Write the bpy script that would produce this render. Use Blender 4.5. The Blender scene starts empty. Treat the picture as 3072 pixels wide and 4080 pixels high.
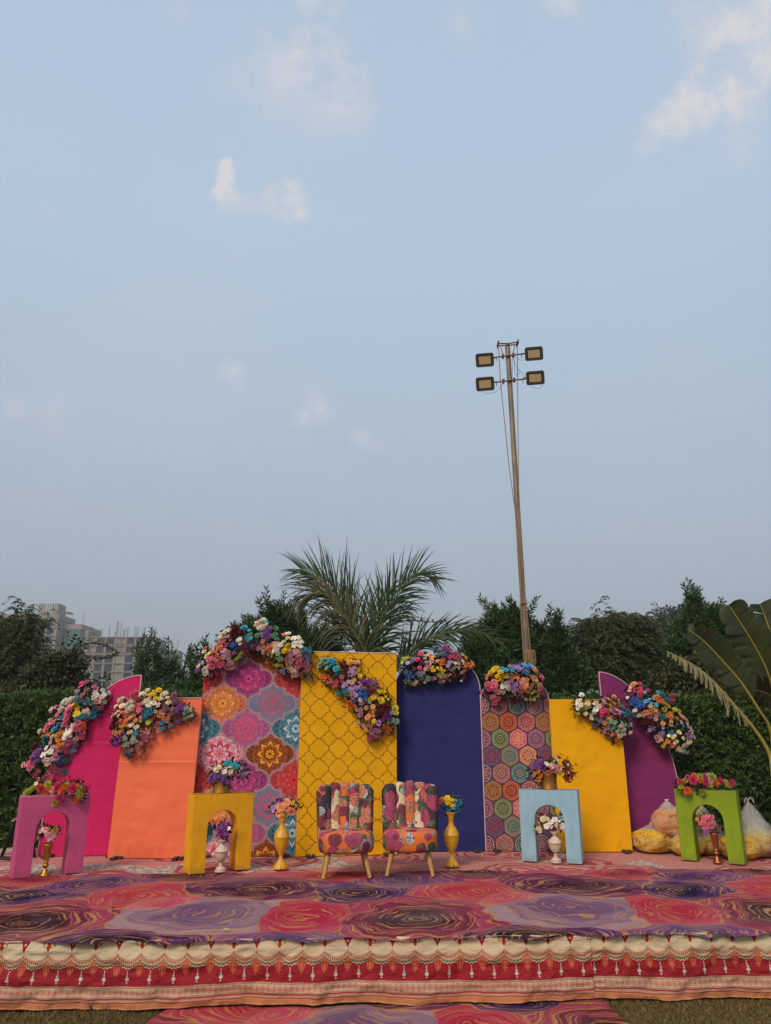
import bpy, math, random
import numpy as np
from mathutils import Vector, Matrix, Euler, noise as mn
rnd = random.Random(7); RS = np.random.RandomState(11)
SC = bpy.context.scene; COL = SC.collection
R = math.radians; PI = math.pi
# ------------------------------------------------------------------ camera, sky, sun
F, TH, H = 2950.0, R(16.8), 1.66          # focal length in photo pixels, upward pitch, eye height
cam = bpy.data.cameras.new('camera'); camo = bpy.data.objects.new('camera', cam); COL.objects.link(camo)
cam.sensor_fit = 'VERTICAL'; cam.sensor_height = 36; cam.lens = 36*F/4080; cam.clip_start = .05; cam.clip_end = 3000
camo.location = (0, 0, H); camo.rotation_euler = (PI/2+TH, 0, 0); SC.camera = camo
SC.view_settings.view_transform = 'Standard'; SC.view_settings.look = 'None'
SC.view_settings.exposure = 0; SC.view_settings.gamma = 1; SC.view_settings.use_curve_mapping = False
SUN_EL, SUN_AZ = R(40), R(208)            # azimuth clockwise from +Y: behind the camera, a little to the left
sl = bpy.data.lights.new('sun', 'SUN'); sl.energy = 2.3; sl.angle = R(17); sl.color = (1, .83, .64)
so = bpy.data.objects.new('sun', sl); COL.objects.link(so)
sd = Vector((math.sin(SUN_AZ)*math.cos(SUN_EL), math.cos(SUN_AZ)*math.cos(SUN_EL), math.sin(SUN_EL)))
so.rotation_euler = sd.to_track_quat('Z', 'Y').to_euler(); so.location = (0, -5, 12)

def ray(px, py):
    a = (px-1536)/F; b = (2040-py)/F
    return Vector((a, math.cos(TH)-b*math.sin(TH), math.sin(TH)+b*math.cos(TH)))
def AY(px, py, Y):                        # point at depth Y seen at that place of the photograph
    d = ray(px, py); return Vector((0, 0, H))+d*(Y/d.y)
def FL(px, py, z=.39):                    # point on a level surface
    d = ray(px, py); return Vector((0, 0, H))+d*((z-H)/d.z)
def lin(c):
    if isinstance(c, str):
        c = [int(c[i:i+2], 16)/255 for i in (1, 3, 5)]
        return tuple(((x+.055)/1.055)**2.4 if x > .04045 else x/12.92 for x in c)
    return tuple(c)

# ------------------------------------------------------------------ little expression compiler for node materials
class S:
    def __init__(s, g, k): s.g = g; s.k = k
    def __add__(s, o): return s.g.m('ADD', s, o)
    __radd__ = __add__
    def __sub__(s, o): return s.g.m('SUBTRACT', s, o)
    def __rsub__(s, o): return s.g.m('SUBTRACT', o, s)
    def __mul__(s, o): return s.g.m('MULTIPLY', s, o)
    __rmul__ = __mul__
    def __truediv__(s, o): return s.g.m('DIVIDE', s, o)
    def __pow__(s, o): return s.g.m('POWER', s, o)
    def __lt__(s, o): return s.g.m('LESS_THAN', s, o)
    def __gt__(s, o): return s.g.m('GREATER_THAN', s, o)
class G:
    def __init__(g, nt): g.nt = nt; g.n = nt.nodes; g.l = nt.links
    def put(g, sock, v):
        if isinstance(v, S): g.l.new(v.k, sock)
        elif isinstance(v, (tuple, list)) and len(v) == 3 and sock.type == 'RGBA': sock.default_value = (*v, 1)
        else: sock.default_value = v
    def m(g, op, a, b=None, c=None):
        n = g.n.new('ShaderNodeMath'); n.operation = op; g.put(n.inputs[0], a)
        if b is not None: g.put(n.inputs[1], b)
        if c is not None: g.put(n.inputs[2], c)
        return S(g, n.outputs[0])
    def vm(g, op, a, b=None, c=None, scale=None):
        n = g.n.new('ShaderNodeVectorMath'); n.operation = op; g.put(n.inputs[0], a)
        if b is not None: g.put(n.inputs[1], b)
        if c is not None: g.put(n.inputs[2], c)
        if scale is not None: g.put(n.inputs['Scale'], scale)
        return S(g, n.outputs['Value'] if op in ('LENGTH', 'DOT_PRODUCT', 'DISTANCE') else n.outputs['Vector'])
    def sep(g, v):
        n = g.n.new('ShaderNodeSeparateXYZ'); g.put(n.inputs[0], v); return [S(g, o) for o in n.outputs]
    def comb(g, x, y, z=0.0):
        n = g.n.new('ShaderNodeCombineXYZ')
        for i, v in enumerate((x, y, z)): g.put(n.inputs[i], v)
        return S(g, n.outputs[0])
    def mix(g, f, a, b, mode='MIX'):
        n = g.n.new('ShaderNodeMix'); n.data_type = 'RGBA'; n.blend_type = mode
        g.put(n.inputs[0], f); g.put(n.inputs[6], a); g.put(n.inputs[7], b); return S(g, n.outputs[2])
    def lerp(g, f, a, b): return g.m('MULTIPLY_ADD', f, (b-a) if isinstance(b, S) or isinstance(a, S) else b-a, a)
    def tc(g, w): return S(g, g.n.new('ShaderNodeTexCoord').outputs[w])
    def noise(g, v, scale=5, det=3, rough=.5, out=0, dist=0.0):
        n = g.n.new('ShaderNodeTexNoise'); g.put(n.inputs['Vector'], v); n.inputs['Scale'].default_value = scale
        n.inputs['Detail'].default_value = det; n.inputs['Roughness'].default_value = rough; n.inputs['Distortion'].default_value = dist
        return S(g, n.outputs[out])
    def voro(g, v, scale=5, feat='F1', out='Distance', rand=1.0):
        n = g.n.new('ShaderNodeTexVoronoi'); n.feature = feat; g.put(n.inputs['Vector'], v)
        n.inputs['Scale'].default_value = scale; n.inputs['Randomness'].default_value = rand; return S(g, n.outputs[out])
    def ramp(g, f, stops, interp='LINEAR'):
        n = g.n.new('ShaderNodeValToRGB'); r = n.color_ramp; r.interpolation = interp; g.put(n.inputs[0], f)
        while len(r.elements) < len(stops): r.elements.new(.5)
        for e, (p, c) in zip(r.elements, stops): e.position = p; e.color = (*c, 1)
        return S(g, n.outputs[0])
    def smooth(g, x, a, b):
        n = g.n.new('ShaderNodeMapRange'); n.interpolation_type = 'SMOOTHSTEP'; g.put(n.inputs[0], x)
        n.inputs[1].default_value = a; n.inputs[2].default_value = b; return S(g, n.outputs[0])
    def fract(g, a): return g.m('FRACT', a)
    def floor(g, a): return g.m('FLOOR', a)
    def abs(g, a): return g.m('ABSOLUTE', a)
    def min(g, a, b): return g.m('MINIMUM', a, b)
    def max(g, a, b): return g.m('MAXIMUM', a, b)
    def band(g, x, a, b): return (x > a)*(x < b)
    def mod(g, a, b): return g.m('FLOORED_MODULO', a, b)

def material(name, fn, rough=.6, spec=.3):
    M = bpy.data.materials.new(name); M.use_nodes = True; nt = M.node_tree; g = G(nt)
    b = nt.nodes['Principled BSDF']; b.inputs['Roughness'].default_value = rough; b.inputs['Specular IOR Level'].default_value = spec
    r = fn(g)
    if not isinstance(r, dict): r = {'Base Color': r}
    for k, v in r.items():
        if k == 'bump':
            n = nt.nodes.new('ShaderNodeBump'); n.inputs['Strength'].default_value = v[1]; n.inputs['Distance'].default_value = v[2]
            g.put(n.inputs['Height'], v[0]); nt.links.new(n.outputs[0], b.inputs['Normal'])
        elif k == 'trans':                # thin translucent leaf or petal
            t = nt.nodes.new('ShaderNodeBsdfTranslucent'); g.put(t.inputs[0], v[0])
            mx = nt.nodes.new('ShaderNodeMixShader'); mx.inputs[0].default_value = v[1]
            nt.links.new(b.outputs[0], mx.inputs[1]); nt.links.new(t.outputs[0], mx.inputs[2])
            nt.links.new(mx.outputs[0], nt.nodes['Material Output'].inputs[0])
        else: g.put(b.inputs[k], v)
    return M

# ---- sky: Nishita under a pale haze layer with thin cloud
W = bpy.data.worlds.new('World'); SC.world = W; W.use_nodes = True
wt = W.node_tree; g = G(wt); bg = wt.nodes['Background']
sky = wt.nodes.new('ShaderNodeTexSky'); sky.sky_type = 'NISHITA'; sky.sun_disc = False
sky.sun_elevation = SUN_EL; sky.sun_rotation = SUN_AZ; sky.dust_density = 3.0; sky.air_density = 1.0
nish = g.vm('SCALE', S(g, sky.outputs[0]), scale=1.0)
D = g.vm('NORMALIZE', g.tc('Generated'))
dz = g.sep(D)[2]
haze = g.ramp(dz, [(0, lin('#969ca4')), (.07, lin('#9ca4ac')), (.2, lin('#a6b1bd')), (.4, lin('#afbfcf')), (.62, lin('#b4c7da')), (1, lin('#a8bdd6'))])
wob = g.vm('SUBTRACT', g.noise(D, 17, 8, .68, out=1), (.5, .5, .5))
D2 = g.vm('ADD', D, g.vm('SCALE', wob, scale=.040))
wob2 = g.vm('SUBTRACT', g.noise(D, 3, 3, .5, out=1), (.5, .5, .5))
D2 = g.vm('ADD', D2, g.vm('SCALE', wob2, scale=.010))
CL = [(489, 362, 13, .9), (487, 385, 16, 1.0), (484, 410, 20, 1.0), (476, 436, 24, .9), (505, 443, 22, .9), (532, 446, 20, .8), (560, 446, 22, .9), (588, 438, 24, 1.0), (615, 434, 27, 1.1), (645, 443, 26, 1.0), (664, 450, 18, .6), (612, 475, 26, .4),
      (685, 50, 90, .5), (735, 112, 28, .6), (650, 130, 95, .34), (500, 195, 75, .18), (770, 225, 60, .3), (690, 285, 90, .12),
      (1228, 5, 42, .8), (1010, 60, 60, .35), (1510, 25, 55, .35), (1645, 50, 60, .6), (1570, 125, 60, .5), (1500, 200, 55, .5), (1400, 300, 42, .4),
      (1450, 255, 45, .4), (1625, 200, 60, .45), (1560, 170, 60, .35), (497, 810, 34, .7), (395, 786, 18, .5), (122, 892, 44, .32), (158, 992, 36, .22),
      (700, 886, 34, .55), (650, 908, 24, .5), (772, 942, 26, .6), (662, 838, 30, .4), (22, 882, 32, .35), (816, 967, 16, .4), (1605, 325, 40, .3),
      (180, 92, 50, .25), (385, 8, 36, .4), (100, 465, 32, .25), (350, 640, 26, .2), (1000, 462, 20, .2)]
acc = 0.0
for x, y, r, s in CL:                     # each cloud is a patch of the sky's own directions
    d = ray(x*1.844, y*1.844).normalized()
    k = (r*1.844/F)**2*1.15
    dist = g.vm('DISTANCE', D2, tuple(d))
    acc = g.m('MULTIPLY_ADD', g.m('EXPONENT', dist*dist*(-1/k)), s, acc)
fib = g.smooth(g.noise(D, 11, 9, .66), .36, .62)
cm = g.smooth(g.min(acc, 1.5)*(fib*.85+.22), .03, .95)
veil = g.smooth(g.noise(D, 2.2, 5, .55, dist=.4), .45, .8)*.10
cm = g.min(cm+veil, 1.0)
base = g.mix(cm*.80, haze, lin('#e2dcda'))
bgc = g.vm('ADD', g.vm('SCALE', base, scale=.97), g.vm('SCALE', nish, scale=.02))
g.put(bg.inputs['Color'], bgc)
bg.inputs['Strength'].default_value = 1.0

# ------------------------------------------------------------------ mesh helpers
def tag(o, label=None, cat=None, group=None, kind=None):
    if label: o['label'] = label
    if cat: o['category'] = cat
    if group: o['group'] = group
    if kind: o['kind'] = kind
    return o
def empty(name, loc=(0, 0, 0), rz=0, label=None, cat=None, group=None):
    o = bpy.data.objects.new(name, None); COL.objects.link(o); o.location = loc; o.rotation_euler = (0, 0, rz); o.empty_display_size = .1
    return tag(o, label, cat, group)
def link(name, me, parent=None):
    o = bpy.data.objects.new(name, me); COL.objects.link(o)
    if parent: o.parent = parent
    return o
def npmesh(name, v, f, mat, smooth=False, uv=None, nv=None):
    """v (N,3), f (M,k) with constant k"""
    v = np.asarray(v, np.float32); f = np.asarray(f, np.int32); k = f.shape[1]
    me = bpy.data.meshes.new(name); me.vertices.add(len(v)); me.vertices.foreach_set('co', v.ravel())
    me.loops.add(f.size); me.loops.foreach_set('vertex_index', f.ravel())
    me.polygons.add(len(f)); me.polygons.foreach_set('loop_start', np.arange(0, f.size, k, dtype=np.int32))
    if smooth: me.polygons.foreach_set('use_smooth', np.ones(len(f), bool))
    if uv is not None:
        l = me.uv_layers.new(name='UVMap'); l.data.foreach_set('uv', np.asarray(uv, np.float32)[f.ravel()].ravel())
    for m in (mat if isinstance(mat, (list, tuple)) else [mat]): me.materials.append(m)
    me.update(calc_edges=True); return me
class MB:
    def __init__(s): s.v = []; s.f = []; s.mi = []; s.sm = []; s.M = Matrix()
    def add(s, v, f, mi=0, smooth=False):
        b = len(s.v); s.v += [tuple(s.M @ Vector(p)) for p in v]; s.f += [tuple(i+b for i in q) for q in f]; s.mi += [mi]*len(f); s.sm += [smooth]*len(f); return s
    def box(s, c, d, rot=None, mi=0):
        x, y, z = [q/2 for q in d]; P = [Vector(p) for p in ((-x, -y, -z), (x, -y, -z), (x, y, -z), (-x, y, -z), (-x, -y, z), (x, -y, z), (x, y, z), (-x, y, z))]
        if rot is not None: P = [rot @ p for p in P]
        return s.add([p+Vector(c) for p in P], [(0, 3, 2, 1), (4, 5, 6, 7), (0, 1, 5, 4), (1, 2, 6, 5), (2, 3, 7, 6), (3, 0, 4, 7)], mi)
    def tube(s, pts, r, n=8, mi=0, cap=True, flat=1.0):
        pts = [Vector(p) for p in pts]; rr = r if isinstance(r, (list, tuple)) else [r]*len(pts); v = []; f = []
        up = Vector((0, 0, 1)); prev = None
        for i, p in enumerate(pts):
            t = (pts[min(i+1, len(pts)-1)]-pts[max(i-1, 0)])
            t = t.normalized() if t.length > 1e-9 else Vector((0, 0, 1))
            a = prev-t*prev.dot(t) if prev is not None else (Vector((1, 0, 0)) if abs(t.x) < .9 else Vector((0, 1, 0))) - t*(t.x if abs(t.x) < .9 else t.y)
            a.normalize(); prev = a; b = t.cross(a)
            for k in range(n): q = 2*PI*k/n; v.append(p+(a*math.cos(q)+b*math.sin(q)*flat)*rr[i])
        for i in range(len(pts)-1):
            for k in range(n): f.append((i*n+k, i*n+(k+1) % n, (i+1)*n+(k+1) % n, (i+1)*n+k))
        s.add(v, f, mi, True)
        if cap: s.add(v[:n], [tuple(range(n))[::-1]], mi); s.add(v[-n:], [tuple(range(n))], mi)
        return s
    def lathe(s, prof, n=20, c=(0, 0, 0), mi=0, wob=0):
        v = []; f = []
        for i, (r, z) in enumerate(prof):
            for k in range(n):
                q = 2*PI*k/n; rr = r*(1+wob*math.cos(q*8)); v.append((c[0]+rr*math.cos(q), c[1]+rr*math.sin(q), c[2]+z))
        for i in range(len(prof)-1):
            for k in range(n): f.append((i*n+k, i*n+(k+1) % n, (i+1)*n+(k+1) % n, (i+1)*n+k))
        return s.add(v, f, mi, True)
    def me(s, name, mats):
        m = bpy.data.meshes.new(name); m.from_pydata(s.v, [], s.f)
        for q in (mats if isinstance(mats, (list, tuple)) else [mats]): m.materials.append(q)
        m.polygons.foreach_set('material_index', s.mi); m.polygons.foreach_set('use_smooth', s.sm); m.update(); return m
    def build(s, name, mats, parent=None, **k):
        o = link(name, s.me(name, mats), parent); tag(o, **k); return o
def fbm(x, y, z=0.0): return mn.fractal(Vector((x, y, z)), .6, 2.0, 3)
def rotz(a): return Matrix.Rotation(a, 3, 'Z')
# ------------------------------------------------------------------ materials
def solid(name, c, rough=.6, spec=.3, var=.12, sc=30, bump=0.0, metal=0.0):
    c = lin(c)
    def fn(g):
        o = g.tc('Object'); n = g.noise(o, sc, 4, .6); n2 = g.noise(o, sc*.13, 2)
        f = (n-.5)*(2*var)+(n2-.5)*var+1.0
        r = {'Base Color': g.vm('SCALE', c, scale=f), 'Metallic': metal}
        if bump: r['bump'] = (n, bump, .004)
        return r
    return material(name, fn, rough, spec)
def fabric_fn(g, col, wr=.5, dirt=.06):
    u, v, _ = g.sep(g.tc('UV'))
    o = g.tc('UV')
    n = g.noise(o, 2.2, 3); w = g.noise(g.comb(u*1.6, v*2.6), 1.6, 2, .5, dist=.6)
    weave = g.noise(g.comb(u*1.0, v*3.0), 130, 1)
    c = g.vm('SCALE', col, scale=(n-.5)*dirt*2+(weave-.5)*.05+1.0)
    return {'Base Color': c, 'bump': (w*.7+weave*.08, min(1.0, wr*1.6), .02), 'Sheen Weight': .15}
def fabric(name, c, wr=.5): 
    c = lin(c); return material(name, lambda g: fabric_fn(g, g.vm('SCALE', c, scale=1.0), wr), .85, .15)
M_PINK = fabric('pink_cloth', '#cb2462'); M_ORANGE = fabric('orange_cloth', '#ee7650'); M_YELLOW = fabric('yellow_cloth', '#eaa902')
M_NAVY = fabric('navy_cloth', '#2b2d66', .8); M_PURPLE = fabric('purple_cloth', '#842e66')
M_PIPE = solid('pale_piping', '#d9b9ba', .8); M_STEEL = solid('dark_steel', '#3a3531', .6, .4)
M_BACKCLOTH = solid('backing_cloth', '#8a8580', .9)

def lattice_yellow(g):
    u, v, _ = g.sep(g.tc('UV')); a, b = .1123, .109
    x = g.abs((g.fract((u-.9)/(2*a)+.5)-.5)*(2*a)); y = g.abs((g.fract((v-1.99)/(2*b)+.5)-.5)*(2*b))
    r = .049; w = .0030
    e0 = g.abs(g.vm('LENGTH', g.comb(x-(a-r), y))-r) < w
    e1 = g.abs(g.vm('LENGTH', g.comb(x, y-(b-r)))-r) < w
    sx, sy = a-r+.004, b-r+.0165
    l0 = e0*(x > sx); l1 = e1*(y > sy)
    s1 = (g.abs(x-sx) < w)*g.band(y, r-.001, sy+w); s2 = (g.abs(y-sy) < w)*g.band(x, r*.93, sx+w)
    ln = g.max(g.max(l0, l1), g.max(s1, s2))
    return fabric_fn(g, g.mix(ln, lin('#e4a606'), lin('#4c1a10')), .5)
M_LATTICE = material('quatrefoil_print_cloth', lattice_yellow, .85, .15)

def mandala_cloth(g):
    u, v, _ = g.sep(g.tc('UV'))
    a, b = .283, .277                                        # half pitch of the tiles
    # two interleaved lattices: pick the cell by the lobe rule
    X = (u-.517)/a; Y = (v-1.335)/b
    def cell(X0, Y0):
        i = g.m('ROUND', (X-X0)/2.0); j = g.m('ROUND', (Y-Y0)/2.0)
        return (X-X0)-i*2.0, (Y-Y0)-j*2.0, i, j
    x0, y0, i0, j0 = cell(0.0, 0.0)
    ax, ay = g.abs(x0), g.abs(y0)
    cx, rx, ry = .47, .53, .41
    in0 = g.vm('LENGTH', g.comb((ax-cx)/rx, ay/ry)); in1 = g.vm('LENGTH', g.comb((ax-1.0+cx)/rx, (ay-1.0)/ry))
    left = ax < .5
    isA = g.max(left*(in1 > 1.0), (1.0-left)*(in0 < 1.0))
    x1, y1, i1, j1 = cell(1.0, 1.0)
    x = g.lerp(isA, x1, x0)*a; y = g.lerp(isA, y1, y0)*b
    ic = g.lerp(isA, i1, i0); jc = g.lerp(isA, j1*2.0+1.0, j0*2.0)
    # eight designs repeat every four rows and two columns
    idx = (g.mod(jc, 4.0)*2.0+g.mod(ic, 2.0)+.5)/8.0
    h = lambda *cs: [(k/8, lin(c)) for k, c in enumerate(cs)]
    base = g.ramp(idx, h('#c2608c', '#4f94a3', '#86748e', '#e08a44', '#b03f80', '#dc4f45', '#a8500f', '#ecbcc6'), 'CONSTANT')
    dark = g.ramp(idx, h('#8a4a78', '#17405c', '#6a7894', '#b0443f', '#6c1a5c', '#84142a', '#5a1412', '#c23a58'), 'CONSTANT')
    core = g.ramp(idx, h('#e04a6c', '#c9d4d6', '#dc4c6e', '#f0ac44', '#dc4a80', '#cf2a34', '#efab1d', '#cf3a5c'), 'CONSTANT')
    R0 = .262; r = g.vm('LENGTH', g.comb(x, y))/R0; th = g.m('ARCTAN2', y, x)
    tri = lambda n: g.abs(g.fract(th*(n/6.2832))-.5)*2.0
    t8 = tri(8.0); t16 = tri(16.0); t24 = tri(24.0)
    c = base
    out = (r > .86)                                          # side lobes: nested arcs and dots
    c = g.mix(out*(g.fract(r*11.0) < .38)*.75, c, dark)
    c = g.mix(g.band(r, .76, .86), c, dark); c = g.mix(g.band(r, .785, .835)*(t24 > .45), c, base)
    pet = r-(t16**.7)*.13-.55; c = g.mix(g.abs(pet) < .014, c, dark)
    c = g.mix((pet < 0)*(r > .5)*.35, c, dark)
    p2 = r-(t8**.75)*.28-.30; c = g.mix(p2 < 0.0, c, core); c = g.mix(g.abs(p2) < .018, c, dark)
    p3 = r-(t8**.8)*.14-.26; c = g.mix(p3 < 0.0, c, base); c = g.mix(g.abs(p3) < .014, c, dark)
    c = g.mix(r < .24, c, dark); c = g.mix(r < .215, c, base); c = g.mix((r < .19)*(t8 > .35), c, core)
    c = g.mix(r < .055, c, dark)
    fine = g.noise(g.tc('UV'), 150, 1) > .58; c = g.mix(fine*(r > .45)*.45, c, dark)
    fine2 = g.noise(g.vm('ADD', g.tc('UV'), (3.0, 2.0, 0.0)), 110, 1) > .62; c = g.mix(fine2*(r > .3)*.35, c, lin('#e0bcc0'))
    c = g.mix(g.smooth(r, .5, 1.2)*.5, c, dark); c = g.vm('SCALE', c, scale=.92)
    # border
    e0 = g.abs(in0-1.0)*.46; e1 = g.abs(in1-1.0)*.46
    wdt = g.lerp(left, e0, e1)
    ytop = .41; stp = g.max(g.abs(ax-.5), g.abs(ay-.5)-(.5-ytop)+.0)
    dd = g.min(wdt, g.max(stp, 0.0))
    c = g.mix(dd < .036, c, lin('#d7b9bd')); c = g.mix(dd < .022, c, lin('#4e1832'))
    dots = (g.fract(x*75.0+y*75.0) < .4)*(dd < .011)
    c = g.mix(dots, c, lin('#dcc7c4'))
    return fabric_fn(g, c, .35)
M_MANDALA = material('mandala_print_cloth', mandala_cloth, .85, .15)

def hex_cloth(g):
    u, v, _ = g.sep(g.tc('UV')); w = .2165; hh = .1925
    X = (u-.327)/w; Y = (v-1.414)/hh
    def cell(ox, oy):
        i = g.m('ROUND', X-ox); j = g.m('ROUND', (Y-oy)/2.0)
        return (X-ox)-i, ((Y-oy)-j*2.0)*.866, i, j*2.0+oy
    xa, ya, ia, ja = cell(0.0, 0.0); xb, yb, ib, jb = cell(.5, 1.0)
    da = g.vm('LENGTH', g.comb(xa, ya)); db = g.vm('LENGTH', g.comb(xb, yb)); A = da < db
    x = g.lerp(A, xb, xa); y = g.lerp(A, yb, ya); i = g.lerp(A, ib, ia); j = g.lerp(A, jb, ja)
    hx = g.max(g.abs(x), g.abs(x)*.5+g.abs(y)*.866)
    idx = (g.mod(j, 4.0)*3.0+g.mod(i, 3.0)+.5)/12.0
    h = lambda *cs: [(k/12, lin(c)) for k, c in enumerate(cs)]
    #            redorange  pink      gold      teal      red       pinkgrey  star      orange    blue      hotpink   magenta   olive
    base = g.ramp(idx, h('#cf4a2c', '#b34a58', '#a8543a', '#2b6f86', '#26305e', '#b04a62', '#b0785c', '#dd7a3a', '#2c4f86', '#d8386c', '#8e3a68', '#7d8a5c'), 'CONSTANT')
    dark = g.ramp(idx, h('#3a1520', '#8c2a44', '#7a2434', '#3a3a5a', '#b5242e', '#5a5a54', '#2f6f68', '#b0341f', '#7e3048', '#e8a03c', '#4a1e46', '#4a2a20'), 'CONSTANT')
    lite = g.ramp(idx, h('#e89468', '#e8b090', '#c9b46c', '#c9c090', '#e6c8c0', '#e8b494', '#6fa890', '#f0d0c0', '#c86a52', '#f0b8b4', '#dfb4b0', '#a8b87c'), 'CONSTANT')
    r = g.vm('LENGTH', g.comb(x, y))*2.0; th = g.m('ARCTAN2', y, x); sel = g.mod(i+j, 2.0)
    tri = lambda n: g.abs(g.fract(th*(n/6.2832))-.5)*2.0
    t12 = tri(12.0); t8 = tri(8.0); t = g.lerp(sel, t12, t8); t20 = tri(20.0)
    c = base
    p = r-t*.20-.50; c = g.mix(p < 0, c, dark); c = g.mix(g.abs(p) < .03, c, lite)
    p = r-t20*.07-.80; c = g.mix(g.abs(p) < .03, c, lite)
    c = g.mix(r < .42+t*.05, c, base); c = g.mix(g.band(r, .30, .36), c, lite); c = g.mix(r < .26, c, dark); c = g.mix((r < .2)*(t12 > .5), c, lite); c = g.mix(r < .07, c, base)
    fine = g.noise(g.tc('UV'), 150, 1) > .60; c = g.mix(fine*.38, c, lite)
    fine2 = g.noise(g.vm('ADD', g.tc('UV'), (3.0, 2.0, 0.0)), 130, 1) > .58; c = g.mix(fine2*.45, c, dark)
    c = g.mix((r > .95)*.35, c, dark); c = g.vm('SCALE', c, scale=.80)
    c = g.mix(hx > .462, c, lin('#a88a94')); c = g.mix(hx > .473, c, lin('#17121e'))
    return fabric_fn(g, c, .3)
M_HEX = material('hexagon_print_cloth', hex_cloth, .85, .15)

def carpet_fn(ox, oy, rot, dirt=1.0):
    P = 2.74
    B = [(-1.32, 6.2, .60, .66, '#76567c', '#ab909c'), (.206, 5.94, .56, .62, '#3c1228', '#a84460'), (-.63, 6.10, .34, .5, '#b42848', '#bd4460'),
         (-1.09, 7.02, .66, .46, '#431838', '#7c3a64'), (-1.95, 6.84, .44, .42, '#b83248', '#bb465e'), (-.243, 6.84, .36, .36, '#201640', '#5a3870'),
         (.124, 7.43, .40, .36, '#4c3066', '#86507c'), (-1.88, 7.79, .36, .26, '#241226', '#7d3860'), (-.437, 7.66, .36, .28, '#8e2447', '#c14a62'),
         (-1.74, 5.40, .56, .24, '#1e102c', '#703a74'), (-.68, 5.42, .44, .24, '#4f3670', '#8a5484'), (.95, 6.62, .3, .3, '#c64a66', '#d0688a'), (-1.1, 8.3, .5, .3, '#c1405c', '#cf6a7c'),
         (.4, 8.3, .5, .3, '#5a2148', '#a04a6c')]
    def fn(g):
        o = g.tc('Object'); x, y, z = g.sep(o)
        ca, sa = math.cos(rot), math.sin(rot)
        X = x*ca+y*sa+ox; Y = y*ca-x*sa+oy-X*.055
        v0 = g.comb(X, Y); nz = g.noise(v0, 1.9, 2, .5, out=1); nz2 = g.noise(v0, 6, 1, .5, out=1)
        p = g.vm('ADD', v0, g.vm('SCALE', g.vm('SUBTRACT', nz, (.5, .5, .5)), scale=.40))
        p = g.vm('ADD', p, g.vm('SCALE', g.vm('SUBTRACT', nz2, (.5, .5, .5)), scale=.05))
        best = 1.35; sec = 1.5; ci = lin('#b83f5c'); co = lin('#c05a70')
        for cx, cy, rx, ry, a, b in B:
            d = g.vm('SUBTRACT', p, (cx, cy, 0.0)); d = g.vm('WRAP', d, (P/2, 50, 50), (-P/2, -50, -50)); d = g.vm('MULTIPLY', d, (1/rx, 1/ry, 0.0))
            L = g.vm('LENGTH', d)
            if isinstance(best, float):
                k = L < best; nb = g.m('MINIMUM', L, best); sec = g.m('MINIMUM', g.m('MAXIMUM', L, best), sec); best = nb
            else:
                k = L < best; sec = g.min(sec, g.max(L, best)); best = g.min(L, best)
            ci = g.mix(k, ci, lin(a)); co = g.mix(k, co, lin(b))
        n3 = g.noise(v0, 4.0, 1, .5); n4 = g.noise(v0, 2.0, 1, .5)
        step = best+(n3-.5)*.35
        c = g.mix(g.smooth(step, .45, .62)*.55+g.smooth(step, .8, .9)*.45, ci, co)
        c = g.mix(g.smooth(g.noise(v0, 3.1, 4, .7, dist=1.2), .55, .62)*.30, c, ci)
        c = g.mix(g.band(g.fract(step*3.4+n4*1.5), .4, .62)*.40, c, ci)
        t = g.fract(best*5.2+(n4-.5)*1.6)
        wd = g.max((n3-.45)*.5, 0.0)+.045
        ln = (g.abs(t-.5) < wd*.75)*(n4+n3*.4 > .56)
        t2 = g.fract(best*9.0+(n4-.5)*4.0+(n3-.5)*.8)
        ln2 = (g.abs(t2-.5) < .07)*(n3 > .44)
        edge = (sec-best < .03+(n3-.5)*.12)
        gold = g.max(g.max(ln, ln2*.8), edge*.85)
        c = g.mix(gold*.78, c, g.mix(n3, lin('#a9743a'), lin('#d9a763')))
        grime = g.noise(v0, 26, 4, .7); sp = g.voro(v0, 38)
        c = g.vm('MULTIPLY', c, (.92, .80, .77)); c = g.vm('SCALE', c, scale=(grime-.5)*.6+.90)
        c = g.mix((sp < .13)*.45, c, lin('#c79a6c')); c = g.mix((g.voro(v0, 21) < .07)*.6, c, lin('#3a2018'))
        c = g.mix(g.smooth(g.noise(v0, 1.3, 3), .45, .75)*.18*dirt, c, lin('#a8958c'))
        return {'Base Color': c, 'bump': (g.noise(v0, 140, 2)*.4+g.noise(v0, 4, 3), .35, .02)}
    return fn
M_CARPET = material('swirl_carpet', carpet_fn(0, 0, 0), .95, .1)
M_PATH = material('swirl_path_carpet', carpet_fn(1.25, 1.35, R(4)), .95, .1)
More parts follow.
